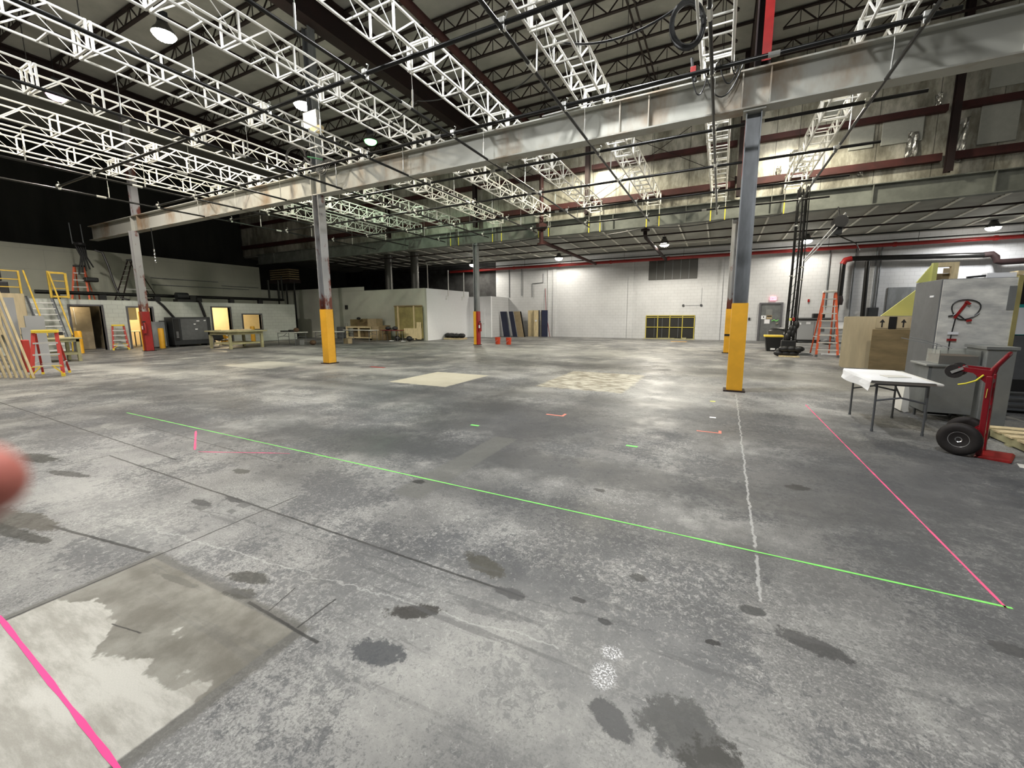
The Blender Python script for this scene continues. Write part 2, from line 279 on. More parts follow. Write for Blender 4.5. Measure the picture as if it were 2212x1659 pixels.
    base = mix(mth('MULTIPLY', trk, .5), base, (0.10, 0.10, 0.10))
    sparkle = mth('MULTIPLY', mth('MAXIMUM', ell(-.37, 1.60, .055, .07, 0, .6, .3), ell(-.37, 1.74, .05, .04, 0, .6, .3)), ss(noise(110, 3, .7), .50, .56))
    base = mix(sparkle, base, (0.75, 0.75, 0.76))
    base = mix(mth('MULTIPLY', ss(grain, .3, .7), 0.10), base, (0.05, 0.05, 0.05))
    L(base, b.inputs['Base Color'])
    ro = mth('ADD', ss(mid, 0.35, 0.65, 0.42, 0.62), mth('MULTIPLY', fleck, 0.08)); L(ro, b.inputs['Roughness'])
    b.inputs['Specular IOR Level'].default_value = 0.26
    hgt = mth('SUBTRACT', mth('ADD', mth('MULTIPLY', fine, 0.5), mth('MULTIPLY', mid, 1.5)), mth('MULTIPLY', jn, 1.2))
    bp = nn(nt, 'ShaderNodeBump', inp={'Strength': 0.22, 'Distance': 0.006}); L(hgt, bp.inputs['Height']); L(bp.outputs[0], b.inputs['Normal'])
    return m
M['floor'] = floor_material()

# ---------------------------------------------------------------- mesh builder
def frame(d):
    d = d.normalized(); a = Vector((0, 0, 1)) if abs(d.z) < 0.9 else Vector((1, 0, 0))
    u = a.cross(d).normalized(); return u, d.cross(u)
class MB:
    def __init__(s): s.v = []; s.f = []
    def add(s, vs, fs):
        n = len(s.v); s.v += [tuple(x) for x in vs]; s.f += [tuple(i+n for i in f) for f in fs]; return s
    def box(s, x0, x1, y0, y1, z0, z1, rz=0, piv=None):
        vs = [Vector((x, y, z)) for z in (z0, z1) for y in (y0, y1) for x in (x0, x1)]
        if rz:
            p = Vector(piv or ((x0+x1)/2, (y0+y1)/2, 0)); r = Matrix.Rotation(rz, 3, 'Z'); vs = [r @ (q-p)+p for q in vs]
        return s.add(vs, [(0, 2, 3, 1), (4, 5, 7, 6), (0, 1, 5, 4), (2, 6, 7, 3), (0, 4, 6, 2), (1, 3, 7, 5)])
    def bar(s, a, b, w, h=None, up=None):
        a, b = Vector(a), Vector(b); h = h or w; d = (b-a).normalized()
        if up is not None: u = Vector(up).cross(d).normalized(); v = d.cross(u)
        else: u, v = frame(d)
        c = [u*w/2+v*h/2, -u*w/2+v*h/2, -u*w/2-v*h/2, u*w/2-v*h/2]
        return s.add([a+q for q in c]+[b+q for q in c], [(0, 1, 2, 3), (7, 6, 5, 4), (0, 4, 5, 1), (1, 5, 6, 2), (2, 6, 7, 3), (3, 7, 4, 0)])
    def tube(s, pts, r, n=8, closed=False, taper=None):
        pts = [Vector(p) for p in pts]; m = len(pts); rings = []; pu = None
        for i, p in enumerate(pts):
            if closed: d = pts[(i+1) % m]-pts[i-1]
            else: d = pts[min(i+1, m-1)]-pts[max(i-1, 0)]
            d = d.normalized()
            if pu is None: u, v = frame(d)
            else:
                u = (pu-d*pu.dot(d)); u = u.normalized() if u.length > 1e-5 else frame(d)[0]; v = d.cross(u)
            pu = u; rr = r if taper is None else taper[i]
            rings.append([p+u*cos(2*pi*k/n)*rr+v*sin(2*pi*k/n)*rr for k in range(n)])
        vs = [q for ring in rings for q in ring]; fs = []
        for i in range(m if closed else m-1):
            j = (i+1) % m
            for k in range(n): fs.append((i*n+k, i*n+(k+1) % n, j*n+(k+1) % n, j*n+k))
        if not closed: fs += [tuple(range(n))[::-1], tuple((m-1)*n+k for k in range(n))]
        return s.add(vs, fs)
    def lathe(s, prof, c=(0, 0, 0), n=20, axis='Z'):
        c = Vector(c); vs = []; fs = []
        for r, h in prof:
            for k in range(n):
                a = 2*pi*k/n
                p = (r*cos(a), r*sin(a), h)
                if axis == 'X': p = (p[2], p[0], p[1])
                if axis == 'Y': p = (p[0], p[2], p[1])
                vs.append(c+Vector(p))
        for i in range(len(prof)-1):
            for k in range(n): fs.append((i*n+k, i*n+(k+1) % n, (i+1)*n+(k+1) % n, (i+1)*n+k))
        if prof[0][0] > 1e-6: fs.append(tuple(range(n))[::-1])
        if prof[-1][0] > 1e-6: fs.append(tuple((len(prof)-1)*n+k for k in range(n)))
        return s.add(vs, fs)
    def prism(s, poly, axis, a, b):
        def P(p, t):
            return {'X': (t, p[0], p[1]), 'Y': (p[0], t, p[1]), 'Z': (p[0], p[1], t)}[axis]
        n = len(poly); vs = [P(p, a) for p in poly]+[P(p, b) for p in poly]
        return s.add(vs, [tuple(range(n))[::-1], tuple(range(n, 2*n))]+[(i, (i+1) % n, (i+1) % n+n, i+n) for i in range(n)])
    def sphere(s, c, r, n=14, sc=(1, 1, 1)):
        prof = [(max(1e-7, r*sin(pi*i/n)), -r*cos(pi*i/n)) for i in range(n+1)]; k = len(s.v); s.lathe(prof, (0, 0, 0), n+4)
        c = Vector(c); s.v[k:] = [tuple(c+Vector((p[0]*sc[0], p[1]*sc[1], p[2]*sc[2]))) for p in s.v[k:]]; return s
    def build(s, name, m, parent=None, local=False, smooth=False, bevel=0):
        me = bpy.data.meshes.new(name); vs = s.v
        off = Vector((0, 0, 0))
        if parent is not None and not local:
            p = parent; 
            while p is not None: off += p.location; p = p.parent
        me.from_pydata([tuple(Vector(v)-off) for v in vs], [], s.f)
        bm = bmesh.new(); bm.from_mesh(me); bmesh.ops.recalc_face_normals(bm, faces=bm.faces); bm.to_mesh(me); bm.free()
        me.materials.append(M[m] if isinstance(m, str) else m)
        o = bpy.data.objects.new(name, me); COL.objects.link(o); o.parent = parent
        if smooth:
            for p in me.polygons: p.use_smooth = True
            try: me.set_sharp_from_angle(angle=radians(40))
            except Exception: pass
        if bevel:
            b = o.modifiers.new('bevel', 'BEVEL'); b.width = bevel; b.segments = 2; b.limit_method = 'ANGLE'
        return o
def B(*a, **k): return MB().box(*a, **k)
def tag(o, label, cat, group=None):
    o['label'] = label; o['category'] = cat
    if group: o['group'] = group
    return o
def thing(name, label, cat, loc, group=None, rz=0):
    o = bpy.data.objects.new(name, None); o.empty_display_size = 0.1; COL.objects.link(o); o.location = loc; o.rotation_euler = (0, 0, rz)
    return tag(o, label, cat, group)
def single(mb, name, m, label, cat, group=None, **k):
    o = mb.build(name, m, None, **k); return tag(o, label, cat, group)
def struct(o): o['kind'] = 'structure'; return o
def copy_tree(src, parent=None):
    c = src.copy(); COL.objects.link(c); c.parent = parent
    for ch in list(src.children): copy_tree(ch, c)
    return c
def point_light(name, loc, power, col, r=0.12, parent=None, spot=None):
    l = bpy.data.lights.new(name, 'SPOT' if spot else 'POINT'); l.energy = power*LP; l.color = col; l.shadow_soft_size = r
    if spot: l.spot_size = radians(spot); l.spot_blend = 0.3
    o = bpy.data.objects.new(name, l); COL.objects.link(o); o.parent = parent
    p = Vector(loc)
    if parent: p = p-parent.location
    o.location = p; return o

# ================================================================ SETTING
XL, XR, YB, YF = -33.0, 14.0, -6.0, 28.75
struct(B(XL, XR, YB, YF+.3, -0.2, 0).build('floor', 'floor'))
struct(B(XL, XR, YB, 19.3, 11.42, 11.55).build('ceiling', 'deck'))
o = MB().add([(XL, 19.3, 6.02), (XR, 19.3, 6.02), (XR, YF+.2, 5.78), (XL, YF+.2, 5.78), (XL, 19.3, 6.12), (XR, 19.3, 6.12), (XR, YF+.2, 5.88), (XL, YF+.2, 5.88)],
    [(0, 1, 2, 3), (4, 7, 6, 5), (0, 4, 5, 1), (1, 5, 6, 2), (2, 6, 7, 3), (3, 7, 4, 0)]).build('ceiling_low_bay', 'lowdeck'); struct(o)
far = B(-16.2, XR, YF, YF+.2, 0, 5.8)
fw = struct(far.build('wall_far', 'farwall'))
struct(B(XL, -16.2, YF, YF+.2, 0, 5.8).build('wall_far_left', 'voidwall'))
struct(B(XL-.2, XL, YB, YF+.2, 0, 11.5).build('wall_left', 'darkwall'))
struct(B(XR, XR+.2, YB, YF+.2, 0, 11.5).build('wall_right', 'farwall'))
struct(B(XL, XR, YB-.2, YB, 0, 11.5).build('wall_back', 'voidwall'))
cl = struct(B(XL, XR, 19.22, 19.32, 6.12, 11.42).build('wall_clerestory', 'insul'))
# wall details that are part of the clerestory wall
for (x0, x1, z0, z1) in ((3.75, 4.45, 7.15, 8.2), (4.65, 5.75, 7.15, 8.2), (7.1, 8.0, 6.75, 7.95), (7.2, 8.4, 8.4, 9.4), (3.0, 3.6, 8.4, 9.6)):
    B(x0, x1, 19.17, 19.215, z0+.25, z1+.25).build('insulation_patch', 'patch', cl, bevel=.03)
for (x0, x1, z0, z1) in ((6.62, 6.84, 6.55, 7.9), (5.35, 5.62, 6.9, 7.7), (2.0, 2.5, 6.9, 7.7), (4.1, 4.25, 6.5, 6.85), (5.95, 6.1, 8.35, 8.8), (1.6, 1.75, 6.7, 7.2)):
    mb = MB(); n = 5
    vs = [(x0+(x1-x0)*i/n+random.uniform(-.015, .015), 19.16-random.uniform(0, .05), z0+(z1-z0)*j/8+random.uniform(-.02, .02)) for j in range(9) for i in range(n+1)]
    vs += [(v[0], 19.215, v[2]) for v in vs]; N = (n+1)*9
    fs = [(j*(n+1)+i, j*(n+1)+i+1, (j+1)*(n+1)+i+1, (j+1)*(n+1)+i) for j in range(8) for i in range(n)]
    fs += [tuple(q+N for q in f[::-1]) for f in fs]; mb.add(vs, fs).build('foil_tape', 'foil', cl)
for z, h in ((8.16, .2), (6.62, .24), (10.3, .2)):
    for xa, xb in ((XL+.2, -11.95), (-11.75, -5.95), (-5.65, .2), (.5, 6.25), (6.55, XR-.1)):
        single(B(xa, xb, 19.0, 19.215, z, z+h), 'wall_girt', 'girt', {8.16: 'dark red steel girt crossing the insulated wall at mid height', 6.62: 'dark red steel girt along the foot of the insulated wall', 10.3: 'dark red steel girt at the top of the insulated wall'}[z], 'steel girt', {8.16: 'girts at mid height', 6.62: 'girts along the foot', 10.3: 'girts at the top'}[z])
for x, lb in ((-23.9, 'leftmost'), (-17.9, 'second from the left'), (-11.85, 'third from the left'), (-5.8, 'fourth from the left'), (.35, 'just left of the big grey column'), (6.4, 'beside the foil taped seams')):
    mb = B(x-.09, x+.09, 18.78, 18.80, 6.2, 11.4); mb.box(x-.09, x+.09, 18.97, 18.99, 6.2, 11.4); mb.box(x-.01, x+.01, 18.8, 18.97, 6.2, 11.4)
    single(mb, 'wall_post', 'girder', 'slim dark red steel post on the insulated wall, '+lb, 'steel post', 'posts of the insulated wall')
# diagonal cross bracing rods on insulated wall
for a, b in (((-5.6, 6.9), (.2, 10.1)), ((-5.6, 10.1), (.2, 6.9)), ((-11.7, 6.9), (-6, 10.1)), ((-11.7, 10.1), (-6, 6.9))):
    single(MB().tube([(a[0], 18.93 if a[1] < 8 else 18.89, a[1]), (b[0], 18.93 if a[1] < 8 else 18.89, b[1])], .012, 6), 'brace_rod', 'girder', 'thin diagonal brace rod on the insulated wall, '+('left' if a[0] < -8 else 'middle')+' bay, '+('rising' if a[1] < 8 else 'falling')+' to the right', 'brace rod', 'cross brace rods')

for x in (-11.7, -5.75, -5.6, .25):
    for z in (6.9, 10.1): single(B(x-.07, x+.07, 18.86, 19.0 if z > 8 else 19.0, z-.08, z+.08).box(x-.07, x+.07, 18.99, 19.2, z-.06, z+.02), 'gusset_plate', 'girder', 'small dark gusset plate where brace rods meet the insulated wall steel', 'steel plate', 'brace gusset plates')
# ---- office block on the left with its lit openings
def wall_holes(x0, x1, ya, yb, H, holes):
    mb = MB(); ys = ya
    for (a, b, z0, z1) in sorted(holes):
        mb.box(x0, x1, ys, a, 0, H); mb.box(x0, x1, a, b, z1, H)
        if z0 > 0: mb.box(x0, x1, a, b, 0, z0)
        ys = b
    mb.box(x0, x1, ys, yb, 0, H); return mb
OH = [(7.72, 8.80, 0, 2.13), (9.78, 10.75, 0, 2.08), (13.62, 14.60, 0, 2.14), (15.33, 16.46, .80, 1.72)]
struct(wall_holes(-27.2, -27.0, 3.2, 18.9, 2.43, OH).build('wall_office', 'officewall'))
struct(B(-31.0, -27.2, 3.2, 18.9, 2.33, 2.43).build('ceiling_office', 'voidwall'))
struct(B(-31.2, -31.0, 1.0, 19.1, 0, 5.22).build('wall_upper_left', 'upwall'))
struct(B(-31.0, -27.2, 18.7, 18.9, 0, 2.33).build('wall_office_end', 'officewall'))
struct(B(-31.0, -27.2, 12.9, 13.0, 0, 2.33).build('wall_office_inner', 'cream'))
struct(B(-31.0, -27.2, 9.2, 9.3, 0, 2.33).build('wall_office_inner_left', 'tan'))
struct(B(-30.5, -30.4, 9.3, 18.7, 0, 2.33).build('wall_office_rear', 'cream'))
for i, (a, b, z0, z1) in enumerate(OH):
    mb = MB(); t = .07
    mb.box(-27.22, -26.96, a-t, a, max(0, z0-t), z1+t); mb.box(-27.22, -26.96, b, b+t, max(0, z0-t), z1+t); mb.box(-27.22, -26.96, a, b, z1, z1+t)
    if z0 > 0: mb.box(-27.22, -26.96, a, b, z0-t, z0)
    struct(mb.build(('door_1', 'door_2', 'door_3', 'window_1')[i], 'trim'))
dl = B(-28.2, -28.15, 7.75, 8.75, .02, 2.1).build('door_4', 'tan'); struct(dl)
B(-28.14, -28.1, 8.05, 8.32, .55, .72).build('door_vent', 'machine', dl)
B(-28.149, -28.12, 7.8, 8.15, .02, 1.1).build('door_lower_panel', 'ply', dl)
MB().tube([(-28.1, 8.15, 2.05), (-28.1, 8.17, 1.25)], .012, 6).build('door_edge_strip', 'alu', dl)
t = thing('room_light', 'warm tube light in the room behind the lit doorway by the red column', 'light', (-29, 10.9, 2.28)); B(-29.1, -28.9, 10.2, 11.4, 2.26, 2.33).build('diffuser', 'glowtube', t); point_light('room_lamp', (-28.7, 10.8, 2.0), 70, (1, .78, .48), .2, t)
t = thing('room_light', 'warm tube light behind the square office window', 'light', (-29, 15.6, 2.28)); B(-29.1, -28.9, 14.2, 16.4, 2.26, 2.33).build('diffuser', 'glowtube', t); point_light('room_lamp', (-28.7, 15.2, 2.0), 90, (1, .80, .50), .2, t)
t = thing('room_light', 'tube light inside the open brown doorway', 'light', (-27.6, 8.1, 2.28)); B(-27.7, -27.5, 7.9, 8.2, 2.27, 2.33).build('diffuser', 'glowtube', t); point_light('room_lamp', (-27.7, 8.1, 2.1), 8, (1, .80, .55), .1, t)
single(B(-28.6, -28.56, 9.3, 10.7, 1.45, 2.33), 'roller_blind', 'creamlit', 'cream roller blind inside the lit doorway by the red column', 'blind')
t = thing('office_desk', 'small pale desk seen through the lit doorway by the red column', 'desk', (-28.8, 10.3, 0))
B(-29.2, -28.4, 9.8, 10.8, .80, .84).build('desk_top', 'creamlit', t)
for x in (-29.1, -28.5):
    for y in (9.9, 10.7): B(x-.02, x+.02, y-.02, y+.02, 0, .80).build('leg', 'leg', t)
t = thing('orange_chair', 'orange shell chair behind the desk in the lit doorway', 'chair', (-29.6, 10.35, 0))
B(-29.8, -29.4, 10.1, 10.6, .85, .90).build('seat', 'coral', t, bevel=.02); B(-29.85, -29.8, 10.1, 10.6, .9, 1.3).build('backrest', 'coral', t, bevel=.02)
for x in (-29.75, -29.45):
    for y in (10.15, 10.55): B(x-.012, x+.012, y-.012, y+.012, 0, .85).build('leg', 'leg', t)
t = thing('shelf_board', 'pale shelving board seen through the narrow lit office door', 'shelf', (-30.3, 14.2, 0))
B(-30.39, -30.25, 13.5, 15.0, 0, .05).build('base', 'creamlit', t)
for z in (.9, 1.2, 1.5): B(-30.39, -30.2, 13.5, 15.0, z, z+.03).build('shelf', 'ply', t)
for y in (13.5, 14.3, 14.97): B(-30.39, -30.2, y, y+.03, .05, 1.6).build('upright', 'creamlit', t)

# ---- white room at the back left
struct(B(-31.0, -17.0, 20.9, 21.05, 0, 3.36).build('wall_room_front', 'boxwall'))
struct(B(-31.0, -22.3, 20.88, 20.9, 3.36, 3.62).build('trim_1', 'boxwall'))
struct(B(-17.12, -17.0, 21.05, 26.0, 0, 3.36).build('wall_room_side', 'boxwhite'))
struct(B(-17.0, -15.1, 26.0, 26.15, 0, 3.0).build('wall_room_recess', 'boxwhite'))
struct(B(-15.22, -15.1, 26.15, YF, 0, 3.0).build('wall_room_end', 'farwall'))
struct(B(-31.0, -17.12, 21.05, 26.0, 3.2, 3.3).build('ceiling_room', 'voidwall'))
d = struct(B(-16.5, -15.6, 25.95, 26.0, 0, 2.1).build('door_5', 'boxwhite')); MB().sphere((-15.7, 25.93, 1.0), .03).build('door_knob', 'chrome', d)
struct(B(-31.2, -31.0, 19.1, 20.9, 0, 3.6).build('wall_corner_left', 'boxwall'))

# ---- far wall items
for i, (x, w) in enumerate(((-11.72, .10), (-11.3, .24), (-5.78, .36), (-.1, .12))):
    struct(B(x, x+w, YF-.09, YF, 0, 5.5).build('trim_%d' % (i+2), 'farwall'))
lv = struct(B(-4.45, -1.47, YF-.06, YF, 3.9, 5.25).build('window_2', 'louvre'))
for k in range(1, 6): B(-4.45+k*2.98/6-.015, -4.45+k*2.98/6+.015, YF-.09, YF-.06, 3.9, 5.25).build('mullion', 'steelgrey', lv)
op = struct(B(-4.5, -1.45, YF-.04, YF-.005, .06, 1.56).build('window_3', 'darkopen'))
fr = MB()
for x in (-4.5, -3.74, -2.98, -2.2, -1.48): fr.box(x-.022, x+.022, YF-.10, YF-.04, .06, 1.56)
for z in (.78, 1.44, 1.55): fr.box(-4.5, -1.46, YF-.10, YF-.04, z-.02, z+.02)
fr.build('window_frame', 'greenyellow', op)
st = MB()
for x in (-3.95, -3.45, -2.45): st.box(x-.012, x+.012, YF-.06, YF-.035, .1, 1.4)
st.build('rear_stud', 'leg', op)
single(MB().box(-4.6, -1.4, YF-.35, YF-.12, 0, .05).box(-3.6, -2.6, YF-.45, YF-.3, 0, .09).box(-2.2, -1.9, YF-.45, YF-.25, 0, .12), 'sill_rubble', 'woody', 'low strip of rubble on the floor below the dark framed opening', 'rubble')
for x in (-2.2, -1.14):
    t = thing('alarm_horn', 'small dark wall fitting above the dark opening, '+('left' if x < -2 else 'right')+' of the pair', 'wall fitting', (x, YF-.09, 2.2), 'pair of wall fittings')
    MB().lathe([(.0, 0), (.07, 0), (.08, .05), (.05, .09), (0, .09)], (x, YF-.09, 2.2), 12, 'Y').build('body', 'machine', t); B(x-.05, x+.05, YF-.03, YF-.001, 2.15, 2.25).build('back_plate', 'black', t)
single(MB().tube([(-2.1, YF-.02, 2.2), (-1.24, YF-.02, 2.2)], .012, 6).tube([(-1.14, YF-.02, 2.3), (-1.14, YF-.02, 3.3)], .01, 6), 'conduit', 'steelgrey', 'thin grey conduit between the two wall fittings', 'conduit')
# exit door
dr = struct(B(2.18, 3.20, YF-.05, YF-.001, 0, 2.20).build('door_6', 'doorgrey'))
mb = MB(); mb.box(2.08, 2.18, YF-.09, YF, 0, 2.3); mb.box(3.20, 3.30, YF-.09, YF, 0, 2.3); mb.box(2.18, 3.20, YF-.09, YF, 2.2, 2.3); mb.build('door_frame', 'trim', dr)
for (x0, x1, z0, z1, m_) in ((2.45, 2.78, 1.55, 1.9, 'stain'), (2.22, 2.47, 1.32, 1.53, 'white'), (2.5, 2.78, 1.32, 1.56, 'tapeyellow'), (2.40, 2.68, 1.05, 1.30, 'white')):
    B(x0, x1, YF-.058, YF-.051, z0, z1).build('notice', 'cardboard' if m_ == 'tapeyellow' else m_, dr)
B(2.52, 2.76, YF-.060, YF-.058, 1.45, 1.52).build('notice_print', 'black', dr); B(2.32, 2.37, YF-.060, YF-.058, 1.39, 1.49).build('notice_print', 'black', dr)
mb = MB(); mb.tube([(2.78, YF-.06, 1.2), (2.9, YF-.06, 1.28), (3.0, YF-.06, 1.2), (3.12, YF-.06, 1.27)], .025, 6); mb.build('green_bow', 'tapegreen', dr)
B(3.0, 3.12, YF-.10, YF-.05, 1.02, 1.1).build('door_lever', 'chrome', dr)
t = thing('exit_sign', 'red glowing EXIT sign above the grey door', 'exit sign', (2.75, YF-.06, 2.42))
B(2.60, 2.92, YF-.10, YF-.001, 2.42, 2.64).build('housing', 'exitbox', t)
def strokes(ch, x, z, w, h, y, mb, th):
    G = {'E': [((0, 0), (0, 1)), ((0, 0), (1, 0)), ((0, .5), (.8, .5)), ((0, 1), (1, 1))], 'X': [((0, 0), (1, 1)), ((0, 1), (1, 0))], 'I': [((.5, 0), (.5, 1))], 'T': [((.5, 0), (.5, 1)), ((0, 1), (1, 1))]}[ch]
    for a, b in G: mb.bar((x+a[0]*w, y, z+a[1]*h), (x+b[0]*w, y, z+b[1]*h), .006, th, up=(0, 1, 0)) if False else mb.bar((x+a[0]*w, y, z+a[1]*h), (x+b[0]*w, y, z+b[1]*h), th)
mb = MB()
for i, ch in enumerate('EXIT'): strokes(ch, 2.635+i*.067, 2.47, .042, .12, YF-.10, mb, .014)
mb.build('letters', 'lampred', t)
for px_, z0, m_ in ((1.55, 1.25, 'black'), (4.47, 2.3, 'redpaint')):
    single(B(px_, px_+.09, YF-.08, YF-.001, z0, z0+.16), 'call_point' if z0 > 2 else 'wall_box', m_, 'small red alarm box high on the far wall right of the EXIT sign' if z0 > 2 else 'small black switch box on the wall left of the EXIT door', 'wall box')

# ---- red sprinkler main and other pipes
RY = 28.2
t = thing('sprinkler_main', 'long bright red sprinkler pipe running along the top of the far wall', 'pipe', (-3, RY, 5.08))
MB().tube([(-20.2, RY, 5.18), (13.8, RY, 5.18)], .10, 14).build('pipe', 'sprinkler', t, smooth=True)
for k in range(9):
    x = -18+k*3.7
    MB().lathe([(.125, -.07), (.125, .07)], (x, RY, 5.18), 14, 'X').build('coupling', 'redpaint', t)
    MB().tube([(x+.9, RY, 5.28), (x+.9, RY, 5.78)], .01, 6).build('hanger_rod', 'black', t)
t = thing('sprinkler_riser', 'dark red sprinkler drop pipe with flange in front of the insulated wall', 'pipe', (-7.9, 18.6, 5.0))
MB().tube([(-7.95, 18.6, 10.85), (-7.95, 18.6, 5.0)], .10, 12).build('pipe', 'girt', t, smooth=True)
MB().tube([(-7.95, 18.6, 5.12), (-7.95, 28.2, 5.12)], .09, 12).build('branch_pipe', 'girt', t, smooth=True)
for z in (5.75, 5.65, 4.98): MB().lathe([(.0, 0), (.2, 0), (.2, .06), (0, .06)], (-7.95, 18.6, z), 14).build('flange', 'girt', t)
MB().lathe([(.0, 0), (.27, 0), (.27, .2), (0, .2)], (-7.95, 18.6, 5.72), 8).build('valve_body', 'girt', t)
t = thing('branch_main', 'dark red pipe crossing the low bay ceiling to the main, left of the high lamp', 'pipe', (-2.7, 20.5, 5.2))
MB().tube([(-3.35, 20.1, 5.9), (-3.35, 20.1, 5.30), (-3.35, 20.3, 5.2), (-3.35, 28.2, 5.12)], .09, 12).build('pipe', 'girder', t, smooth=True)
MB().lathe([(.2, 0), (.2, .08)], (-3.35, 20.1, 5.45), 12).build('flange', 'girder', t)
# right hand pipes on the far wall
t = thing('black_drain_pipe', 'black pipe dropping down the far wall behind the plywood, with red elbow', 'pipe', (5.8, 28.3, 2.3))
MB().tube([(5.85, 28.3, 2.5), (5.85, 28.3, 4.35), (5.95, 28.3, 4.52), (6.15, 28.3, 4.58), (11.4, 28.3, 4.42)], .13, 12).build('pipe', 'blackpipe', t, smooth=True)
MB().lathe([(.16, -.25), (.19, 0), (.14, .25)], (5.85, 28.3, 2.35), 12).build('valve', 'girder', t, smooth=True)
MB().tube([(5.83, 28.3, 4.3), (5.93, 28.3, 4.52), (6.2, 28.3, 4.58)], .15, 12).build('elbow', 'redpaint', t, smooth=True)
MB().tube([(11.3, 28.3, 4.42), (11.6, 28.3, 4.45), (11.75, 28.3, 4.3), (11.8, 28.3, 4.1), (12.0, 28.3, 4.05), (13.9, 28.3, 4.1)], .14, 12).build('offset', 'girder', t, smooth=True)
MB().tube([(5.85, 28.3, 2.1), (5.8, 28.3, .6)], .03, 8).build('small_pipe', 'black', t)
single(MB().tube([(6.95, 28.3, 1.0), (6.9, 28.3, 4.40)], .11, 12), 'black_stack_pipe', 'blackpipe', 'tall black pipe on the far wall right of the one with a red elbow', 'pipe', smooth=True)
for x in (5.3, 6.45, 7.35, 7.55):
    single(MB().tube([(x, YF-.06, 1.0 if x > 6 else 2), (x, YF-.06, 5.3)], .035, 8), 'wall_conduit', 'steelgrey', {5.3: 'grey conduit up the far wall just left of the black pipes', 6.45: 'grey conduit up the far wall between the two black pipes', 7.35: 'grey conduit right of the tall black pipe', 7.55: 'grey conduit beside the dark box right of the black pipes'}[x], 'conduit')
single(B(7.15, 7.6, 28.3, YF-.1, 1.0, 1.95), 'wall_cabinet', 'machine', 'dark box on the far wall right of the tall black pipe', 'wall box', bevel=.02)
struct(B(8.0, 12.5, YF-.05, YF-.001, 0, 3.0).build('door_7', 'steelgrey'))
for (x, y0, z0, z1) in ((-15.0, YF-.04, 3.0, 5.4), (-13.0, YF-.04, 3.0, 4.0), (-13.9, YF-.04, 3.1, 5.4)):
    mb = MB().tube([(x, y0, z0), (x, y0, z1)], .025, 6)
    if x == -13.0: mb.tube([(x, y0, 4.0), (x+.9, y0, 4.05), (x+.9, y0, 4.7)], .025, 6)
    single(mb, 'wall_conduit', 'steelgrey', {-15.0: 'straight thin conduit on the dim far wall behind the yellow and red column', -13.0: 'zigzag conduit on the far wall right of the white room', -13.9: 'thin straight conduit left of the zigzag one'}[x], 'conduit')
single(MB().tube([(-11.9, YF-.1, 3.6), (-11.75, YF-.3, 1.8), (-11.35, YF-.5, 0.02)], .022, 6), 'hanging_cable', 'maroon', 'thin reddish cable hanging down the far wall by the downpipe', 'cable')
# office roof duct
t = thing('black_pipe_run', 'long black pipe lying along the office roof edge', 'pipe', (-27.6, 10, 2.45))
MB().tube([(-27.7, 6.9, 2.755), (-27.7, 18.6, 2.755)], .085, 12).build('pipe', 'blackpipe', t, smooth=True)
for y in (7.4, 9.0, 11.2, 13.2, 15.0, 16.8): B(-27.82, -27.58, y, y+.25, 2.43, 2.70).build('pipe_support', 'black', t)
for y_, h_ in ((17.6, 4.05), (18.3, 4.1), (18.55, 4.4)): MB().tube([(-27.7, y_, 2.8), (-27.7, y_, h_)], .06, 8).build('riser', 'blackpipe', t)
t = thing('pump_unit', 'black motor unit on the office roof right of the red column', 'motor', (-27.3, 12.0, 2.43))
B(-27.56, -27.05, 12.0, 12.7, 2.43, 2.58).build('base', 'black', t); MB().lathe([(0, 0), (.2, 0), (.2, .55), (0, .55)], (-27.3, 12.05, 2.76), 14, 'Y').build('body', 'machine', t, smooth=True); B(-27.45, -27.15, 12.65, 12.95, 2.45, 2.8).build('gear_box', 'black', t)
single(MB().tube([(-27.7, 10.95, 2.52), (-26.93, 11.0, 2.48), (-26.93, 11.25, 2.2), (-26.95, 11.75, 1.45)], .06, 8), 'black_duct_drop', 'black', 'thick black hose slanting down the office wall to the dark machine', 'hose')
single(MB().tube([(-27.6, 12.95, 2.5), (-26.93, 13.0, 2.45), (-26.93, 13.2, 1.6)], .07, 8), 'black_duct_drop', 'black', 'thick black hose dropping straight down left of the narrow lit door', 'hose')
for y0, y1, z in ((12.5, 16.2, 3.95), (12.5, 18.2, 3.55), (16.4, 18.9, 3.72)):
    single(MB().tube([(-30.97, y0, z), (-30.97, y1, z)], .022, 6), 'wall_conduit', 'steelgrey', {3.95: 'upper thin conduit on the upper left wall', 3.55: 'lower thin conduit on the upper left wall', 3.72: 'short thin conduit at the far end of the upper left wall'}[z], 'conduit')
# upper racks by corner
t = thing('pallet_rack_load', 'stack of timber on a dark red frame high in the back left corner', 'timber stack', (-29.5, 19.8, 4.2))
for k in range(5): B(-30.4, -28.2, 19.5, 20.3, 4.3+k*.16, 4.38+k*.16).build('board', 'plydark', t)
B(-30.5, -28.1, 19.45, 20.35, 4.05, 4.28).build('frame', 'girder', t)
for x in (-30.3, -29.3, -28.4): B(x, x+.08, 19.9, 19.98, 0, 4.05).build('post', 'black', t)

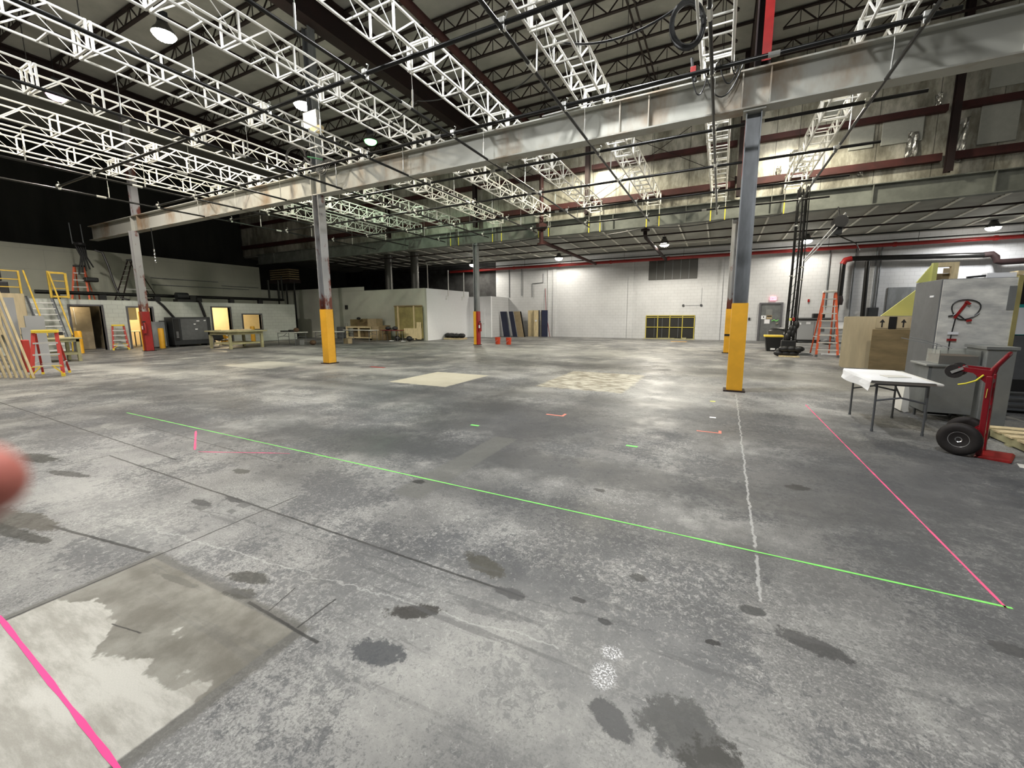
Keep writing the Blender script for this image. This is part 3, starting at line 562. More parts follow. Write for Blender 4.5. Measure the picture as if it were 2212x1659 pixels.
# round ducts above the white room
for x, lb in ((-21.6, 'left'), (-19.2, 'right')):
    t = thing('round_duct', 'fat dark round metal duct rising above the white room, %s one' % lb, 'duct', (x, 22.6, 3.3), 'round ducts above the white room')
    MB().tube([(x, 22.6, 3.3), (x, 22.6, 5.9)], .27, 18).build('pipe', 'duct', t, smooth=True)
    for z in (3.9, 4.6, 5.3): MB().lathe([(.285, -.02), (.285, .02)], (x, 22.6, z), 18).build('band', 'duct', t)
t = thing('white_pipe', 'thin white pipe rising from the white room then running along the low ceiling', 'pipe', (-18, 22.6, 3.3))
MB().tube([(-18.1, 22.6, 3.3), (-18.1, 22.6, 5.0), (-18.2, 22.6, 5.2), (-12, 22.6, 5.2), (0.1, 22.6, 5.2)], .035, 8).build('pipe', 'plasticwhite', t)
for x, y in ((-17.06, 23.4), (-17.06, 25.3)):
    t = thing('vent_pipe', 'thin pale conduit standing on the white room wall, '+('nearer one' if y < 24 else 'farther one'), 'pipe', (x, y, 2.6), 'conduits on the white room')
    MB().tube([(x+.09, y-.25, 2.7), (x+.09, y-.25, 2.95), (x+.09, y, 2.95), (x+.09, y, 4.7)], .03, 8).build('pipe', 'alu', t)
single(B(-24.2, -24.0, 20.8, 20.9, 2.1, 2.38), 'wall_speaker', 'black', 'small black fitting on the room wall above the crates', 'wall fitting')

# ================================================================ STEEL
BY = 9.55
def ibeam_x(x0, x1, y, z0, z1, w=.30, tf=.03, tw=.02):
    mb = MB(); mb.box(x0, x1, y-w/2, y+w/2, z0, z0+tf); mb.box(x0, x1, y-w/2, y+w/2, z1-tf, z1); mb.box(x0, x1, y-tw/2, y+tw/2, z0+tf, z1-tf); return mb
t = thing('crane_beam', 'long pale rust-stained steel I beam crossing the whole hall on the columns', 'steel beam', (-8, BY, 5.48))
ibeam_x(-29.0, 10.5, BY, 5.48, 6.17, .32).build('beam', 'beam', t)
for x in (-24.5, -23.9, -12.15, -11.7, -2.2, -1.6, .12, .58, 3.9):
    B(x-.012, x+.012, BY-.145, BY-.011, 5.51, 6.14).build('stiffener', 'beam', t)
B(-1.35, .02, BY-.150, BY-.1501+.0005, 6.142, 6.169).build('rust_mark', 'girder', t)
t = thing('eave_beam', 'greenish grey steel beam under the insulated wall, over the low bay', 'steel beam', (-8, 19.1, 5.4))
ibeam_x(-31, 13.9, 19.1, 5.42, 6.12, .30).build('beam', 'beamdark', t)
for k in range(15): B(-29+k*3.05-.012, -29+k*3.05+.012, 18.96, 19.09, 5.45, 6.09).build('stiffener', 'beamdark', t)

def column(x, y, z1, w, m, label, guard, gl, extra=None):
    t = thing('steel_column', label, 'column', (x, y, 0)); f = .02
    z0 = 0
    mb = MB(); mb.box(x-w/2, x-w/2+f, y-w/2, y+w/2, z0, z1); mb.box(x+w/2-f, x+w/2, y-w/2, y+w/2, z0, z1); mb.box(x-w/2+f, x+w/2-f, y-.012, y+.012, z0, z1); mb.build('shaft', m, t)
    B(x-w*.75, x+w*.75, y-w*.75, y+w*.75, 0, .025).build('base_plate', 'girder', t)
    if guard:
        g = w/2+.012; gm = MB()
        gm.box(x-g, x+g, y-g, y-g+.012, .03, gl); gm.box(x-g, x-g+.012, y-g+.012, y+g, .03, gl); gm.box(x+g-.012, x+g, y-g+.012, y+g, .03, gl); gm.box(x-g, x+g, y+g-.012, y+g, .03, gl)
        gm.build('guard', guard, t)
    return t
t = column(.35, 9.62, 5.48, .27, 'steelgrey', 'big grey column with tall yellow guard right of centre, nearest column', 'yellow', 1.83)
B(.35-.19, .35+.19, 9.43, 9.81, 5.44, 5.479).build('cap_plate', 'beam', t)
B(.2148-.003, .2148, 9.5, 9.74, 4.3, 5.3).build('primer_patch', 'redpaint', t)
def upper(x, m, label, red=False):
    t = thing('upper_column', label, 'column', (x, BY, 6.17)); w = .26
    mb = MB(); mb.box(x-w/2, x-w/2+.02, BY-w/2, BY+w/2, 6.17, 10.4); mb.box(x+w/2-.02, x+w/2, BY-w/2, BY+w/2, 6.17, 10.4); mb.box(x-w/2+.02, x+w/2-.02, BY-.012, BY+.012, 6.17, 10.4); mb.build('shaft', m, t)
    if red: B(x-.02, x+w/2, BY-w/2-.012, BY-w/2, 6.25, 7.75).build('red_face', 'redpaint', t); B(x-.02, x+w/2, BY-w/2-.012, BY-w/2, 7.75, 8.4).build('pale_face', 'plasticwhite', t)
    return t
upper(.42, 'girder', 'red faced post rising above the big beam to the roof, at the right', True)
upper(-11.95, 'steelgrey', 'grey post rising above the big beam past a bright lamp')
upper(-24.25, 'steelworn', 'pale post rising above the big beam at the far left')
t = column(-11.92, 9.48, 5.48, .27, 'steelworn', 'worn grey column with yellow guard left of centre, under the big beam', 'yellow', 1.83)
t = column(-24.2, 9.35, 5.48, .27, 'steelworn', 'rust-streaked column with red guard by the office doorways', 'redpaint', 1.85)
B(-24.36, -24.352, 9.2, 9.5, .03, 1.85).build('yellow_side', 'yellow', t); B(-24.36, -24.30, 9.186, 9.2, .03, 1.85).build('yellow_side', 'yellow', t)
t = column(-11.92, 19.0, 5.42, .24, 'steelgrey', 'distant grey column with half yellow, half red guard near the white room', 'redpaint', 1.83)
B(-12.062, -11.90, 18.852, 18.866, .03, 1.83).build('yellow_side', 'yellow', t)
t = column(.33, 19.1, 5.42, .24, 'steelworn', 'distant worn column with yellow guard just behind the big grey column', 'yellow', 1.83)
B(.2, .42, 18.955, 18.965, .72, .80).build('band', 'black', t)
column(-24.2, 19.1, 5.42, .24, 'steelworn', 'shadowed column in the back left corner behind the tables', None, 0)
# extinguishers
def extinguisher(x, y, z, lb):
    t = thing('fire_extinguisher', lb, 'fire extinguisher', (x, y, z))
    MB().lathe([(0, 0), (.075, 0), (.08, .03), (.08, .42), (.05, .48), (.02, .5), (0, .5)], (x, y, z), 16).build('cylinder', 'redpaint', t, smooth=True)
    B(x-.02, x+.02, y-.05, y+.05, z+.5, z+.56).build('valve', 'black', t); MB().tube([(x, y-.05, z+.53), (x+.09, y-.06, z+.45), (x+.09, y-.05, z+.15)], .012, 6).build('hose', 'black', t)
    B(x-.04, x+.04, y-.09, y-.079, z+.18, z+.34).build('label_plate', 'white', t)
extinguisher(-11.70, 18.95, .75, 'fire extinguisher on the right side of the distant yellow and red column')
extinguisher(-23.97, 9.2, .85, 'fire extinguisher on the red guarded column by the office')

# girders along the hall and open web joists
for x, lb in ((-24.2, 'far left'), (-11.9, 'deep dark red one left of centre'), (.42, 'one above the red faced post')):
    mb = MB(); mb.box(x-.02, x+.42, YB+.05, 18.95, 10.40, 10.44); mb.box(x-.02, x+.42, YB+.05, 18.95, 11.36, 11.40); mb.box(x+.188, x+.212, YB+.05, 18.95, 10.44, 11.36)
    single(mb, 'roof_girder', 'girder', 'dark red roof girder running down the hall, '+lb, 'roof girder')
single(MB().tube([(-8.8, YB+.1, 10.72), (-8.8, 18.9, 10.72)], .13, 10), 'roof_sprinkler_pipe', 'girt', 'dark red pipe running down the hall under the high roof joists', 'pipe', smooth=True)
def joist_parts(t, L, z0, z1, m, along='X', webs=12, cw=.05):
    def P(a, b, c): return (a, b, c) if along == 'X' else (b, a, c)
    def bx(mb, a0, a1, b0, b1, c0, c1): return mb.box(a0, a1, b0, b1, c0, c1) if along == 'X' else mb.box(b0, b1, a0, a1, c0, c1)
    bx(MB(), -L/2, L/2, -cw, cw, z1-.05, z1).build('top_chord', m, t, local=True)
    bx(MB(), -L/2+.5, L/2-.5, -cw, cw, z0, z0+.045).build('bottom_chord', m, t, local=True)
    w = MB(); n = webs; st = (L-1.0)/n
    for k in range(n):
        a = -L/2+.5+k*st
        w.bar(P(a, 0, z0+.03), P(a+st/2, 0, z1-.03), .034); w.bar(P(a+st/2, 0, z1-.03), P(a+st, 0, z0+.03), .034)
        w.bar(P(a+st/2, 0, z0+.02), P(a+st/2, 0, z1-.03), .022)
    w.build('web', m, t, local=True)
proto = None
G1 = 'open web joists under the high roof'
bays = ((-24.0, -11.7), (-11.7, .62), (.62, 12.95))
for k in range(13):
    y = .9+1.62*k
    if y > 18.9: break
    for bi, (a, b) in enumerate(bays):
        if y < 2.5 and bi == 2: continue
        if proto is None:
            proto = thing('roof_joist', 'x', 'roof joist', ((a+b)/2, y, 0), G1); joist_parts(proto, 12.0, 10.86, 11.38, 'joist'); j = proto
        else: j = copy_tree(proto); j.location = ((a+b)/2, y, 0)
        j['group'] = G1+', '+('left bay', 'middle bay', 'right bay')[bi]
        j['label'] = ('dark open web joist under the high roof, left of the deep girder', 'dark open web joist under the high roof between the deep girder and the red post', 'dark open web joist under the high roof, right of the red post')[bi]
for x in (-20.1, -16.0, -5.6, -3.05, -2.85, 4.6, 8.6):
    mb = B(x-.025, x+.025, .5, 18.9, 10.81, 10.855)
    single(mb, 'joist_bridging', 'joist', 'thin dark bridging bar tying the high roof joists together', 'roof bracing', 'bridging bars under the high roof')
G2 = 'open web joists over the low bay'; p2 = None
for k in range(34):
    x = -28.1+1.24*k
    if x > 13.5: break
    if p2 is None:
        p2 = thing('low_roof_joist', 'x', 'roof joist', (x, 24.0, 0), G2); joist_parts(p2, 9.3, 5.42, 5.82, 'whitejoist', 'Y', 14, .035); j = p2
        for ch in p2.children:
            if ch.name.startswith('web'): ch.data.materials[0] = M['joist']
    else: j = copy_tree(p2); j.location = (x, 24.0, 0)
    j.rotation_euler = (-.018, 0, 0); j.location.z = .41
    s = 0 if x < -12.5 else (1 if x < .33 else 2)
    j['group'] = G2+(' left end', ' middle', ' right end')[s]
    j['label'] = ('pale open web joist over the low bay, above the white room', 'pale open web joist over the low bay between the two distant guarded columns', 'pale open web joist over the low bay, right of the distant columns')[s]
for y, z in ((21.1, 5.42), (23.2, 5.40), (25.3, 5.36), (27.6, 5.32)):
    single(MB().tube([(-27, y, z), (13.5, y, z)], .035, 8), 'low_bay_pipe', 'girder' if y in (21.1, 23.2) else 'blackpipe', {21.1: 'dark red pipe crossing the low bay ceiling, nearest row', 23.2: 'dark red pipe crossing the low bay ceiling, second row', 25.3: 'black pipe crossing the low bay ceiling, third row', 27.6: 'black pipe crossing the low bay ceiling, nearest the far wall'}[y], 'pipe')

# ================================================================ LIGHTING TRUSSES
TW, TH, TZ, SEC = .52, .45, 6.27, 3.05
def truss_section():
    c = MB(); L = SEC; r = .024
    for x in (0, TW):
        for z in (0, TH): c.tube([(x, .01, z), (x, L-.01, z)], r, 8)
    w = MB(); rr = .015
    for x in (0, TW):
        for k in range(3):
            y = k*L/3+.03; y2 = y+L/6; y3 = (k+1)*L/3-.02
            w.bar((x, y2-L/6+.02, 0), (x, y2, TH), .024); w.bar((x, y2, TH), (x, y3, 0), .013)
            if k: w.bar((x, y, 0), (x, y, TH), .032)
    for k in range(7):
        y = min(max(k*L/6, .04), L-.04)
        w.bar((0, y, 0), (TW, y, 0), .026)
        if k % 2 == 0: w.bar((0, y, TH), (TW, y, TH), .022)
    e = MB()
    y = .035
    for x in (0, TW): e.box(x-.028, x+.028, y-.016, y+.016, -.02, TH+.02)
    e.bar((0, y, TH), (TW, y, TH), .03); e.bar((0, y, 0), (TW, y, 0), .03)
    return c, w, e
cc, ww, ee = truss_section()
tnames = ('leftmost and lowest in view', 'second from the left', 'third from the left', 'fourth from the left', 'fifth from the left, passing the grey upper post', 'middle one, fifth from the right... ', 'third from the right', 'second from the right, with cables, beside the big column', 'rightmost, right of the big column')
tl = ('leftmost of the long pale box trusses under the roof', 'second box truss from the left, beside the pink lamp', 'third box truss from the left, above the pink lamp', 'fourth box truss from the left, below the bright orange lamp', 'fifth box truss from the left, passing the green lamp', 'box truss in the middle, beneath the deep dark red girder', 'box truss right of the middle, crossed by the sagging black cable', 'box truss with coiled cables, just left of the big grey column', 'rightmost box truss, right of the big grey column')
BR = (-17.95, -15.45, -12.85, -10.22, -7.64, -5.13, -2.58, -.08, 2.42)
meshes = None; TRX = []
for i, br in enumerate(BR):
    x0 = br-TW; TRX.append(x0)
    t = thing('box_truss', tl[i], 'truss', (x0, .65, TZ), 'lighting trusses')
    n = 6
    for k in range(n):
        y = .65+k*SEC
        if i >= 7 and y < 3: continue
        if meshes is None:
            s = cc.build('truss_section', 'truss', t, local=True, smooth=True); a = ww.build('lacing', 'truss', s, local=True); b_ = ee.build('end_frame', 'truss', s, local=True); c_ = copy_tree(b_, s); c_.location = (0, SEC-.07, 0)
            meshes = (s.data, a.data, b_.data)
        else:
            s = bpy.data.objects.new('truss_section', meshes[0]); COL.objects.link(s); s.parent = t
            for nm, me in (('lacing', meshes[1]), ('end_frame', meshes[2])):
                q = bpy.data.objects.new(nm, me); COL.objects.link(q); q.parent = s
            q = bpy.data.objects.new('end_frame', meshes[2]); COL.objects.link(q); q.parent = s; q.location = (0, SEC-.07, 0)
        s.location = (0, k*SEC, 0)
# chains holding the trusses up
for i, x0 in enumerate(TRX):
    for y in (3.7, 12.85, 18.4):
        if i in (0,) and y > 15: continue
        single(MB().tube([(x0+TW/2, y, TZ+TH), (x0+TW/2, y, 11.42)], .008, 5), 'truss_hanger', 'blackpipe', 'thin dark chain holding a box truss up to the roof', 'hanger chain', 'chains holding the trusses')
# yellow slings and white droppers at far truss ends
for i, x0 in enumerate(TRX[2:], 2):
    for dx in (0.0, TW):
        if i == 8 and dx > .1: continue
        t = thing('sling_strap', 'short yellow sling strap hanging at the far end of a box truss', 'strap', (x0+dx, 18.75, 5.35), 'yellow slings at the truss ends')
        B(x0+dx-.018, x0+dx+.018, 18.745, 18.755, 5.35, 5.86).build('strap', 'strap', t)
        MB().tube([(x0+dx, 18.75, 5.85), (x0+dx, 18.75, TZ+.03)], .014, 6).build('shackle', 'clamp', t)

# ================================================================ PIPE GRID
PYY = (5.45, 7.92, 10.38, 12.8, 15.35, 17.75); PXX = (-18.4, -15.95, -13.4, -10.72, -8.08, -5.5, -2.92, -.36, 2.25)
ZX, ZY = 5.575, 5.50
yl = ('nearest the camera', 'second from the camera', 'third, just beyond the big beam', 'fourth from the camera', 'fifth from the camera', 'farthest, by the insulated wall')
for i, y in enumerate(PYY):
    a, b = (-18.7, 2.6) if y < 9 else ((-18.7, 3.1) if y < 16 else (-13.6, 3.1))
    t = thing('cross_pipe', 'black pipe of the hanging grid crossing the hall, '+yl[i], 'pipe', (a, y, ZX), 'cross pipes of the hanging grid')
    MB().tube([(a, y, ZX), (b, y, ZX)], .034, 10).build('pipe', 'blackpipe', t, smooth=True)
    k = a+6.4
    while k < b-1: MB().tube([(k-.08, y, ZX), (k+.08, y, ZX)], .041, 10).build('coupling', 'chain', t); k += 6.4
for i, x in enumerate(PXX):
    y0 = 1.5 if x < -1 else 4.0; y1 = 18.3
    if x == -13.4: y0 = 6.0
    t = thing('long_pipe', ('black pipe of the hanging grid running down the hall under the '+('leftmost', 'second', 'third', 'fourth', 'fifth', 'middle', 'seventh', 'cable carrying', 'rightmost')[i]+' box truss'), 'pipe', (x, y0, ZY), 'long pipes of the hanging grid')
    MB().tube([(x, y0, ZY), (x, y1, ZY)], .029, 10).build('pipe', 'blackpipe', t, smooth=True)
    for yy in (6.4, 12.4): MB().tube([(x, yy-.12, ZY), (x, yy+.12, ZY)], .036, 10).build('coupling', 'clamp', t)
pc = None
for x in PXX:
    for y in PYY:
        if y > 16 and x < -13.7: continue
        if x == -13.4 and y < 6: continue
        if pc is None:
            pc = thing('pipe_clamp', 'bright metal clamp where two pipes of the hanging grid cross', 'pipe clamp', (x, y, ZX), 'clamps of the hanging grid')
            MB().box(-.045, .045, -.055, .055, -.02, .055).build('saddle', 'clamp', pc, local=True, bevel=.01)
            MB().box(-.04, .04, -.035, .035, -.10, -.025).build('lower_saddle', 'clamp', pc, local=True, bevel=.01)
            MB().tube([(.03, 0, .03), (.09, -.02, .10), (.05, -.02, .12)], .011, 6).build('bolt', 'clamp', pc, local=True); q = pc
        else: q = copy_tree(pc)
        q.location = (x, y, ZX)
        q['group'] = 'clamps of the hanging grid'
ph = None
for i, x in enumerate(PXX):
    for y in (4.2, 6.6, 9.2, 11.6, 14.1, 16.6):
        if x in (-13.4,) and y < 6.2: continue
        if y < 4.3 and x > -1: continue
        o = single(MB().tube([(x, y, ZY+.02), (x+.01, y, 5.85)], .016, 6).tube([(x+.01, y, 5.85), (x, y, TZ)], .006, 5), 'pipe_hanger', 'chain', 'short chain and turnbuckle hanging a grid pipe from a box truss', 'hanger', 'droppers between trusses and pipe grid')

# ================================================================ CABLES
def sag(a, b, drop, n=12):
    a, b = Vector(a), Vector(b); return [a.lerp(b, i/n)-Vector((0, 0, drop*4*(i/n)*(1-i/n))) for i in range(n+1)]
def coil(c, rx, rz, turns, r, tilt=0.0, seed=1):
    rnd = random.Random(seed); pts = []; n = 22*turns; c = Vector(c)
    for i in range(n+1):
        a = 2*pi*i/22; k = 1+rnd.uniform(-.015, .015)+.08*sin(a*.37)
        pts.append(c+Vector((rx*k*cos(a), .02*sin(i*.3)+tilt*cos(a), rz*k*sin(a)+.03*(i/n))))
    return pts
single(MB().tube(coil((-.74, 7.6, 6.14), .23, .33, 6, .016, .08, 3), .024, 7), 'cable_coil', 'cable', 'big coil of black cable hanging from the truss beside the big column', 'cable coil', smooth=True)
single(MB().tube(coil((-12.4, 9.15, 6.62), .33, .30, 5, .016, .08, 5), .022, 7).tube([(-12.4, 9.15, 6.92), (-12.2, 9.4, 7.0), (-12.07, 9.5, 7.0)], .012, 6), 'cable_coil', 'cable', 'coil of black cable hanging near the grey upper post', 'cable coil', smooth=True)
single(MB().tube(sag((-2.95, 7.6, 6.52), (-.9, 7.6, 6.45), .22), .019, 7).tube(sag((-2.95, 7.6, 6.52), (-4.4, 8.3, 6.3), .15), .012, 6), 'sagging_cable', 'cable', 'black cable sagging from the cable coil across to the next truss', 'cable', smooth=True)
single(MB().tube(sag((-10.7, 9.0, 6.8), (-7.0, 8.6, 6.85), .35), .012, 6).tube(sag((-7.0, 8.6, 6.85), (-4.9, 8.2, 6.6), .12), .012, 6), 'sagging_cable', 'cable', 'thin black cable looping between trusses left of the middle', 'cable', smooth=True)
mb = MB()
for a, b, d in (((-.55, 9.2, 6.2), (.1, 9.25, 6.2), .5), ((-.3, 9.2, 6.3), (.05, 9.25, 6.28), .38), ((-.8, 9.2, 6.35), (-.5, 9.2, 6.1), .4), ((-.1, 9.15, 6.3), (.05, 9.2, 6.25), .25)): mb.tube(sag(a, b, d), .012, 6)
mb.tube([(-.8, 9.3, 6.55), (-.75, 9.2, 6.2), (-.7, 9.15, 6.05)], .03, 6)
single(mb, 'cable_bundle', 'cable', 'tangle of black cables drooping over the big beam left of the big column', 'cable bundle', smooth=True)
single(B(-.80, -.70, 9.12, 9.2, 6.18, 6.32), 'cable_plug', 'redpaint', 'small red plug on the tangled cables by the big beam', 'plug', bevel=.01)
single(MB().tube([(-.7, 9.32, 6.22), (-2.6, 9.35, 6.21), (-4.0, 9.38, 6.195)], .012, 6), 'beam_cable', 'alu', 'pale cable lying along the top edge of the big beam', 'cable')
for a, b, d, lb in (((-13, 18.9, 5.36), (-8.3, 18.9, 5.36), .1, 'left'), ((-8.3, 18.9, 5.36), (-3.2, 18.9, 5.36), .16, 'middle'), ((-3.2, 18.9, 5.38), (.1, 18.9, 5.38), .12, 'right of middle'), ((.5, 18.9, 5.38), (2.3, 18.7, 5.4), .08, 'right of the columns')):
    single(MB().tube(sag(a, b, d), .02, 6), 'festoon_cable', 'cable', 'black cable draped under the far eave beam, %s span' % lb, 'cable', smooth=True)
t = thing('tied_wires', 'hank of dark wires hanging by the grey upper post', 'wires', (-11.6, 9.2, 6.3))
mb = MB(); 
for k in range(7): mb.tube(sag((-12.0+k*.05, 9.1, 6.55-k*.03), (-11.2+k*.06, 9.2, 6.35), .2+.04*k, 8), .012, 5)
mb.tube([(-12.0, 9.1, 6.55), (-11.95, 9.42, 6.7)], .015, 6); mb.build('wires', 'cable', t)
MB().tube([(-11.8, 9.1, 6.52), (-11.2, 9.15, 6.35)], .02, 6).build('green_wire', mat('green_wire', (.02, .16, .06), .4), t)
for y in (9.0,): 
    t = thing('hanging_board', 'pale plank and lamp holder fixed to the grey upper post', 'board', (-11.6, 9.2, 7.2))
    B(-11.80, -11.35, 9.25, 9.4, 7.25, 7.42).build('plank', 'wood', t); B(-12.1, -11.5, 9.27, 9.38, 7.42, 7.9).build('plate', 'alu', t)
t = thing('chain_fall', 'bright chain hanging in the dark left of the big beam', 'chain', (-22.6, 9.4, 4))
MB().tube([(-22.7, 9.4, 5.48), (-22.66, 9.4, 4.6)], .02, 6).build('strap', 'black', t)
for k in range(9): MB().lathe([(.018, -.03), (.034, 0), (.018, .03)], (-22.66+random.uniform(-.02, .02), 9.4, 4.56-k*.07), 6, 'XZ'[k % 2]).build('link', 'chrome', t)

# ================================================================ LAMPS
def lamp(x, y, z, glow, power, col, label, cat='high bay lamp', top=10.4, rad=.17, lz=.16):
    t = thing('high_bay_lamp', label, cat, (x, y, z), 'high bay lamps')
    MB().lathe([(.07, .34), (.13, .30), (.16, .22), (.24, .12), (.28, .03), (.27, .03), (.23, .12), (.15, .22), (.10, .28), (.05, .32)], (x, y, z), 18).build('reflector', 'duct', t, smooth=True)
    MB().sphere((x, y, z+.02), .25, 10, (1, 1, .55)).build('bulb', glow, t, smooth=True)
    hb = .24 if z > 7 else .05
    B(x-.09, x+.09, y-.09, y+.09, z+.34, z+.34+hb).build('ballast', 'machine', t)
    if z > 7 or top > z+.4: MB().tube([(x, y, z+.34+hb), (x, y, 11.42 if z > 7 else 5.85)], .01, 6).build('cord', 'black', t)
    point_light('lamp_light', (x, y, z-.16), power, col, .20, t, spot=158 if z > 7 else 172)
    return t
WARM, COOL = (1, .93, .80), (.985, .99, 1)
HB = [(-13.7, 6.5, 9.0, 'glow', 900, (1, .88, .70), 'large bright orange-tinged lamp high at the upper left'),
      (-12.9, 9.9, 8.55, 'glow', 500, WARM, 'bright lamp beside the grey upper post'),
      (-13.9, 13.85, 9.0, 'glowgreen', 380, (.72, 1, .70), 'green glowing lamp under the roof left of centre'),
      (-20.6, 6.4, 9.0, 'glowpink', 900, (1, .93, .86), 'pinkish lamp glowing between the trusses at the far left'),
      (-5.3, 17.0, 8.9, 'glow', 900, (1, .92, .72), 'high lamp near the insulated wall, hidden by the big beam, middle of the hall'),
      (2.2, 16.9, 8.6, 'glow', 800, (1, .92, .72), 'high lamp near the insulated wall at the right, hidden by the big beam'),
      (-2.2, 8.1, 9.0, 'glowcool', 1000, COOL, 'high lamp over the near part of the hall, above the frame'),
      (-7.6, 2.6, 9.0, 'glowcool', 850, COOL, 'high lamp over the near left of the hall, above the frame'),
      (.4, .8, 9.0, 'glowcool', 1050, COOL, 'high lamp right above the camera'),
      (-17.5, 1.5, 9.0, 'glow', 1300, WARM, 'high lamp over the far near left corner, above the frame'),
      (5.0, 11.5, 9.0, 'glow', 380, WARM, 'high lamp over the right side of the hall, above the frame')]
for h in HB: lamp(*h)
LB = [(-2.9, 23.4, 5.30, 3000, 'bright lamp under the low bay ceiling, middle, nearest of the low row'), (-10.2, 26.95, 5.46, 520, 'lamp above the red pipe, left of the dark louvred window'), (-17.2, 26.95, 5.42, 700, 'lamp above the red pipe behind the distant half yellow column'), (3.9, 26.95, 5.46, 520, 'lamp above the red pipe near the EXIT door'), (10.95, 26.95, 5.46, 800, 'lamp above the red pipe at the far right')]
for x, y, z, p, lb in LB: lamp(x, y, z, 'glow', p*.42, WARM if x != 10.95 else COOL, lb, 'ceiling lamp', 5.75)

# ================================================================ OBJECTS
def stepladder(loc, rz, H, n, wb, wt, depth, rail, cap, label, top_h=.08, steps=True, foot='ladyellow', lower=None, group=None):
    """front rails at y=0 leaning back (+y), rear rails spread to +depth"""
    t = thing('step_ladder', label, 'ladder', loc, group, rz)
    ty = depth*.42
    for s in (-1, 1):
        MB().bar((s*wb/2, 0, .05), (s*wt/2, ty, H-.04), .03, .075, up=(1, 0, 0)).build('front_rail', rail, t, local=True)
        MB().bar((s*wb/2*.92, depth, .05), (s*wt/2*.9, ty+.08, H-.06), .025, .045, up=(1, 0, 0)).build('rear_rail', rail, t, local=True)
        B(s*wb/2-.035, s*wb/2+.035, -.05, .05, 0, .09).build('foot', foot, t, local=True)
        B(s*wb/2*.92-.025, s*wb/2*.92+.025, depth-.03, depth+.03, 0, .06).build('foot', 'black' if foot != 'ladyellow' else foot, t, local=True)
        if lower: MB().bar((s*wb/2, .02, .28), (s*wb/2*.3, .02, .08 if False else .30), .02).build('brace', foot, t, local=True)
        MB().bar((s*(wb/2*.8+wt/2*.2), ty*.3, H*.3), (s*(wb/2*.8+wt/2*.2), depth*.82, H*.3), .012, .02).build('spreader', 'alu', t, local=True)
    for k in range(1, n+1):
        f = k/(n+1); w = wb+(wt-wb)*f; z = H*f
        if steps: B(-w/2, w/2, ty*f-.03, ty*f+.05, z-.03, z+.01).build('step', 'alu', t, local=True)
        else: B(-w/2, w/2, ty*f-.015, ty*f+.03, z-.015, z+.01).build('step', 'alu', t, local=True)
        if k % 2 == 1: MB().bar((-w*.45, depth+(ty+.08-depth)*f, z), (w*.45, depth+(ty+.08-depth)*f, z), .02).build('rear_rung', 'alu', t, local=True)
    if lower:
        for s in (-1, 1): MB().bar((s*wb*.47, 0, .10), (s*wb*.22, .0, H/(n+1)-.03), .03, .012, up=(0, 1, 0)).build('knee_brace', foot, t, local=True)
    B(-wt/2-.03, wt/2+.03, ty-.06, ty+.16, H-.04, H-.04+top_h).build('top_cap', cap, t, local=True, bevel=.01)
    return t
stepladder((-16.2, 4.02, 0), radians(66), 1.22, 3, .56, .42, .95, 'fibred', 'ladyellow', 'red stepladder with yellow top by the leaning lumber at the left edge', lower=True)
stepladder((-26.35, 9.1, 0), radians(72), 1.2, 4, .55, .40, .5, 'fibred', 'ladyellow', 'small red stepladder with yellow top against the office wall between the doorways', lower=True)
stepladder((3.68, 18.75, 0), radians(0), 2.45, 8, .66, .36, 1.25, 'orange', 'alu', 'tall orange stepladder standing by the cable mast', foot='leg')
stepladder((-29.0, 8.75, 2.43), radians(60), 1.75, 4, .62, .35, 1.0, 'orange', 'black', 'orange stepladder standing on the office roof under dark hanging gear')
stepladder((-28.9, 10.15, 2.43), radians(8), 2.25, 7, .62, .36, 1.75, 'girder', 'leg', 'dark stepladder standing open on the office roof', steps=False, foot='leg')
t = thing('rigging_bundle', 'dark bundle of rigging hanging in front of the upper left wall', 'rigging', (-29.0, 9.0, 3.6))
mb = MB()
for k in range(5): mb.tube([(-28.9, 8.75+.1*k, 5.3), (-28.7, 8.9+.05*k, 4.6), (-28.6, 8.7+.14*k, 3.7+.1*k)], .035, 6)
mb.sphere((-28.8, 8.95, 5.2), .22, 8, (1, 1, .5)); mb.build('cable_bunch', 'black', t)
for y in (8.72, 9.12): MB().tube([(-28.9, y, 5.2), (-28.9, y-.02, 6.2)], .022, 6).build('upright', 'leg', t)
single(MB().tube([(-28.9, 9.5, 5.0), (-28.8, 9.75, 4.9), (-28.7, 9.85, 4.3), (-28.5, 9.95, 3.2), (-28.4, 10.1, 2.6), (-28.2, 10.35, 2.5)], .045, 7), 'black_hose', 'black', 'thick black hose curving down the upper left wall to the office roof', 'hose', smooth=True)
B_ = single(B(-29.3, -28.9, 9.0, 9.5, 3.4, 3.62), 'tool_bag', 'black', 'dark bag resting on the orange ladder on the office roof', 'bag', bevel=.05)

